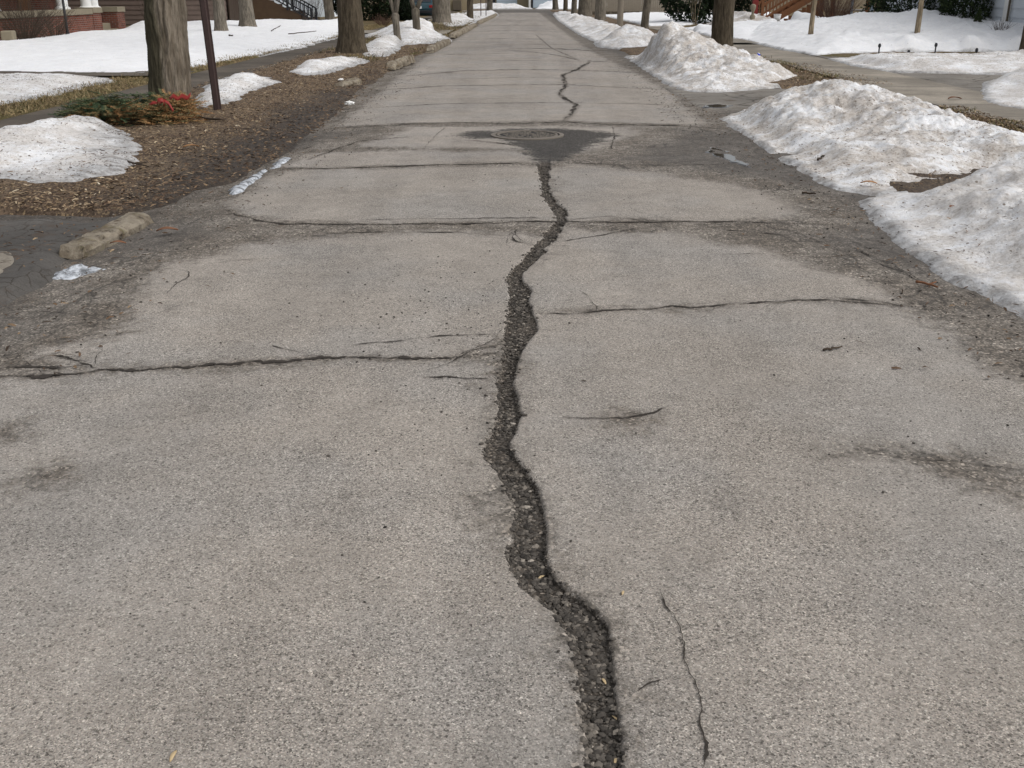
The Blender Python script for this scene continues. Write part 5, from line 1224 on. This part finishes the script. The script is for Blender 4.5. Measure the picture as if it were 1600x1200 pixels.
# far end of the street
Ff = thing('far_garage_house', 'pale blue-grey garage and tan wall facing the street end', 'house', (0, 0, 0))
def xat(px, Y): return PY(px, 5, Y)[0]
mb = MB(); mb.box(((xat(768, 128)+xat(832, 128))/2, 131, 1.8), (xat(832, 128)-xat(768, 128), 6, 4)); mb.build('wall', M['tan_wall'], Ff)
gd = MB(); gx0, gx1 = xat(776, 128), xat(808, 128)
for k in range(4): gd.box(((gx0+gx1)/2, 127.95, .35+.55*k), (gx1-gx0, .08, .535))
gd.build('garage_door', M['siding_blue'], Ff)
MB().box((xat(772, 128), 127.9, 1.1), (.35, .12, 2.4)).build('dark_post', M['black'], Ff)
MB().box((xat(795, 128), 127.88, 1.02), (.32, .05, .16)).build('door_handle', M['black'], Ff)
gable(Ff, xat(768, 128), xat(832, 128), 128, 134, 3.8, 1.5, M['roof'], 'x')
Hh = thing('far_blue_house', 'blue-grey sided house above the snow slope at the far right corner', 'house', (0, 0, 0))
mb = MB(); siding_x(mb, xat(833, 126), xat(905, 126), 126, 0, 5, .2, .025); mb.build('wall', M['siding_blue'], Hh)
MB().box(((xat(833, 126)+xat(905, 126))/2, 130, 2.4), (xat(905, 126)-xat(833, 126), 7.9, 5)).build('rear_wall', M['siding_blue'], Hh)
MB().box((xat(828, 126), 125.9, 1.4), (.28, .12, 3.2)).build('white_downpipe', M['white'], Hh)
MB().box((xat(831, 126), 125.86, 1.4), (.20, .12, 3.2)).build('dark_corner', M['black'], Hh); gable(Hh, xat(833, 126), xat(905, 126), 126, 134, 5, 2, M['roof'], 'x')
window(Hh, (xat(862, 126), 126, 2.4), 1.1, 1.2, 'x', -1)
# two thin stakes on the far left heap
for px_, yy in ((751.5, 26), (759.5, 26)):
    p = G(px_, yy+1)
    tag(MB().tube([(p[0], p[1], -.1), (p[0], p[1], 1.6)], [.030, .030], 8).build('marker_stake', M['post']), 'thin dark stake left of the farthest grey-brown trunk' if px_ < 755 else 'thin dark stake touching the farthest grey-brown trunk', 'stake', 'stakes in the far snow heap')

# right houses
Wh = thing('white_sided_house', 'white house with horizontal lap siding behind the clipped yews', 'house', (0, 0, 0))
HX = 15.2
mb = MB(); siding_y(mb, HX, 27, 45.8, .0, 5.4, -1, .27, .03); siding_x(mb, HX, HX+8, 45.8, 0, 5.4); mb.build('wall', M['siding_white'], Wh)
MB().box((HX+4.2, 36.4, 2.6), (8, 18.6, 5.3)).build('core_wall', M['siding_white'], Wh); gable(Wh, HX, HX+8.2, 27, 45.8, 5.4, 2.4, M['roof'])
for px_ in (1332, 1364, 1576):
    q = PX(px_, 15, HX); MB().box((HX-.04, q[1], 1.6), (.10, .10 if px_ < 1500 else .34, 3.4)).build('trim_board', M['white'] if px_ > 1500 else M['siding_blue'], Wh)
q = PX(1576, 15, HX); MB().box((HX-.10, q[1]-.22, 1.6), (.05, .05, 3.4)).build('downpipe', M['fence_dark'], Wh)
window(Wh, (HX, 33.2, 2.2), 1.2, 1.2, 'y', -1); window(Wh, (HX, 41.5, 2.2), 1.2, 1.2, 'y', -1)
t = thing('wooden_staircase', 'reddish-brown wooden porch stairs with baluster railing at right', 'staircase', (0, 0, 0))
Y0 = 50.5; a = Vector(PY(1187, 24, Y0)); n = 8; run = .30
mb = MB()
for k in range(n): mb.box((a.x+.5+run*k, Y0+.75, .10+.18*(k+.5)-.02), (run+.03, 1.4, .05)); 
mb.build('treads', M['wood_red'], t)
for yy in (Y0+.02, Y0+1.5): MB().bar((a.x+.25, yy, .10), (a.x+.3+run*n, yy, .10+.18*n), .06, .28).build('stringer', M['wood_red'], t)
for yy in (Y0-.02, Y0+1.54):
    mb = MB(); r0 = Vector((a.x+.15, yy, 1.02)); r1 = r0 + Vector((run*n, 0, .18*n)); mb.bar(r0, r1, .07, .12); dn = Vector((0, 0, -.62)); mb.bar(r0+dn, r1+dn, .06, .09)
    for k in range(17): q = r0.lerp(r1, k/16); mb.bar(q, q+dn, .04)
    mb.build('railing', M['wood_red'], t)
    MB().box((a.x+.1, yy, .58), (.13, .13, 1.16)).build('newel_post', M['wood_red'], t)
MB().box((a.x-.22, Y0+.1, 1.2), (.24, .24, 2.6)).build('corner_post', simple('red_post', (.20, .028, .024), .7, .2, 6), t)
MB().box((a.x+.95, Y0-.12, .06), (1.3, .06, .32)).build('base_board', simple('red_base', (.17, .055, .045), .8, .2, 6), t)
MB().box((a.x+run*n+1.6, Y0+.8, 1.50), (2.2, 3.0, .16)).build('landing', M['wood_red'], t)
for xx in (.8, 2.4): MB().box((a.x+run*n+xx, Y0-.4, .7), (.14, .14, 1.5)).build('landing_post', M['wood_red'], t)
skirt = MB()
for k in range(12): skirt.box((a.x+.55+run*n*(k+.5)/12, Y0+.10, (.10+.18*n*(k+.5)/12)/2-.1), (run*n/12-.015, .03, .10+.18*n*(k+.5)/12))
skirt.build('skirting', M['wood_red'], t)
bq = PY(1214, 32, 48.5); t = thing('bucket', 'small white bucket at the foot of the reddish stairs', 'bucket', (bq[0], bq[1], bq[2]))
MB().tube([(0, 0, -.05), (0, 0, .26)], [.13, .16], 20).build('pail', M['paper'], t, smooth=True); MB().tube([(0, 0, .235), (0, 0, .27)], [.172, .172], 20).build('rim', M['white'], t)
ip = PY(1176, 22, 49.8)
tag(MB().tube([(ip[0], 49.8, 0), (ip[0], 49.8, .55), (ip[0], 49.8, .62), (ip[0], 49.8, .72), (ip[0], 49.8, .85), (ip[0], 49.8, 1.0), (ip[0], 49.8, 1.06)], [.13, .12, .06, .06, .12, .13, .05], 16).build('garden_urn', M['stone'], smooth=True), 'pale stone urn beside the red stair post', 'urn')
# grey fence and house behind
FY = 79.0
t = thing('wooden_fence', 'weathered grey board fence behind the right-hand snowy lawn', 'fence', (0, 0, 0))
x0, x1 = xat(925, FY), xat(1075, FY); n = int((x1-x0)/.155); mb = MB(); rs = random.Random(3)
for k in range(n): mb.box((x0+.155*(k+.5), FY, .35 + .47), (.145, .025, 1.06+rs.uniform(-.02, .02)))
mb.build('boards', M['wood_grey'], t)
mb = MB(); mb.box(((x0+x1)/2, FY+.05, .5), (x1-x0, .05, .1)); mb.box(((x0+x1)/2, FY+.05, 1.1), (x1-x0, .05, .1)); mb.build('rails', M['wood_grey'], t)
for k in range(6): MB().box((x0+(x1-x0)*k/5, FY+.13, .75), (.12, .10, 1.5)).build('post', M['wood_grey'], t)
t = thing('lattice_fence', 'darker brown board fence rising behind the grey fence', 'fence', (0, 0, 0))
xm = xat(1003, FY+1.5); mb = MB()
for k in range(int((xm-x0)/.2)): mb.box((x0+.2*(k+.5), FY+1.5, 1.0), (.19, .03, 2.2))
mb.build('boards', M['fence_dark'], t); mb = MB(); mb.box(((x0+xm)/2, FY+1.57, 1.5), (xm-x0, .08, .1)); mb.box(((x0+xm)/2, FY+1.57, .6), (xm-x0, .08, .1)); mb.build('rails', M['fence_dark'], t)
Kk = thing('cream_sided_house', 'cream sided house showing above the grey fence', 'house', (0, 0, 0))
mb = MB(); siding_x(mb, xat(1015, 86), xat(1120, 86), 86, 0, 5, .2); mb.build('wall', simple('siding_cream', (.50, .47, .42), .7, .06, 3, .05), Kk); MB().box(((xat(1015, 86)+xat(1120, 86))/2, 90, 2.5), (xat(1120, 86)-xat(1015, 86), 7.9, 4.9)).build('core_wall', M['siding_white'], Kk); gable(Kk, xat(1015, 86), xat(1120, 86), 86, 94, 5, 2, M['roof'], 'x')

# garden path lights
def path_light(label, px, pyt, pyb, Y):
    a = Vector(PY(px, pyb, Y)); b = Vector(PY(px, pyt, Y)); h = b.z-a.z
    t = thing('garden_light', label, 'garden light', tuple(a), 0, 'garden lights in the right-hand snow')
    MB().tube([(0, 0, -.2), (0, 0, h-.05)], [.016, .016], 10).build('stake', M['black'], t); MB().tube([(0, 0, h-.085), (0, 0, h-.05), (0, 0, h-.045), (0, 0, h)], [.028, .034, .036, .022], 16).build('lamp_head', M['black'], t)
path_light('tall thin black garden light, leftmost above the grey-edged bank', 1373, 68, 83, 25.2)
path_light('garden light buried to its black cap between the two tall ones', 1420, 78, 81, 25.2)
path_light('tall thin black garden light nearest the middle of the bank', 1461, 67, 82, 25.2)
path_light('garden light buried to its black cap, right of both tall ones', 1526, 75, 79, 25.2)
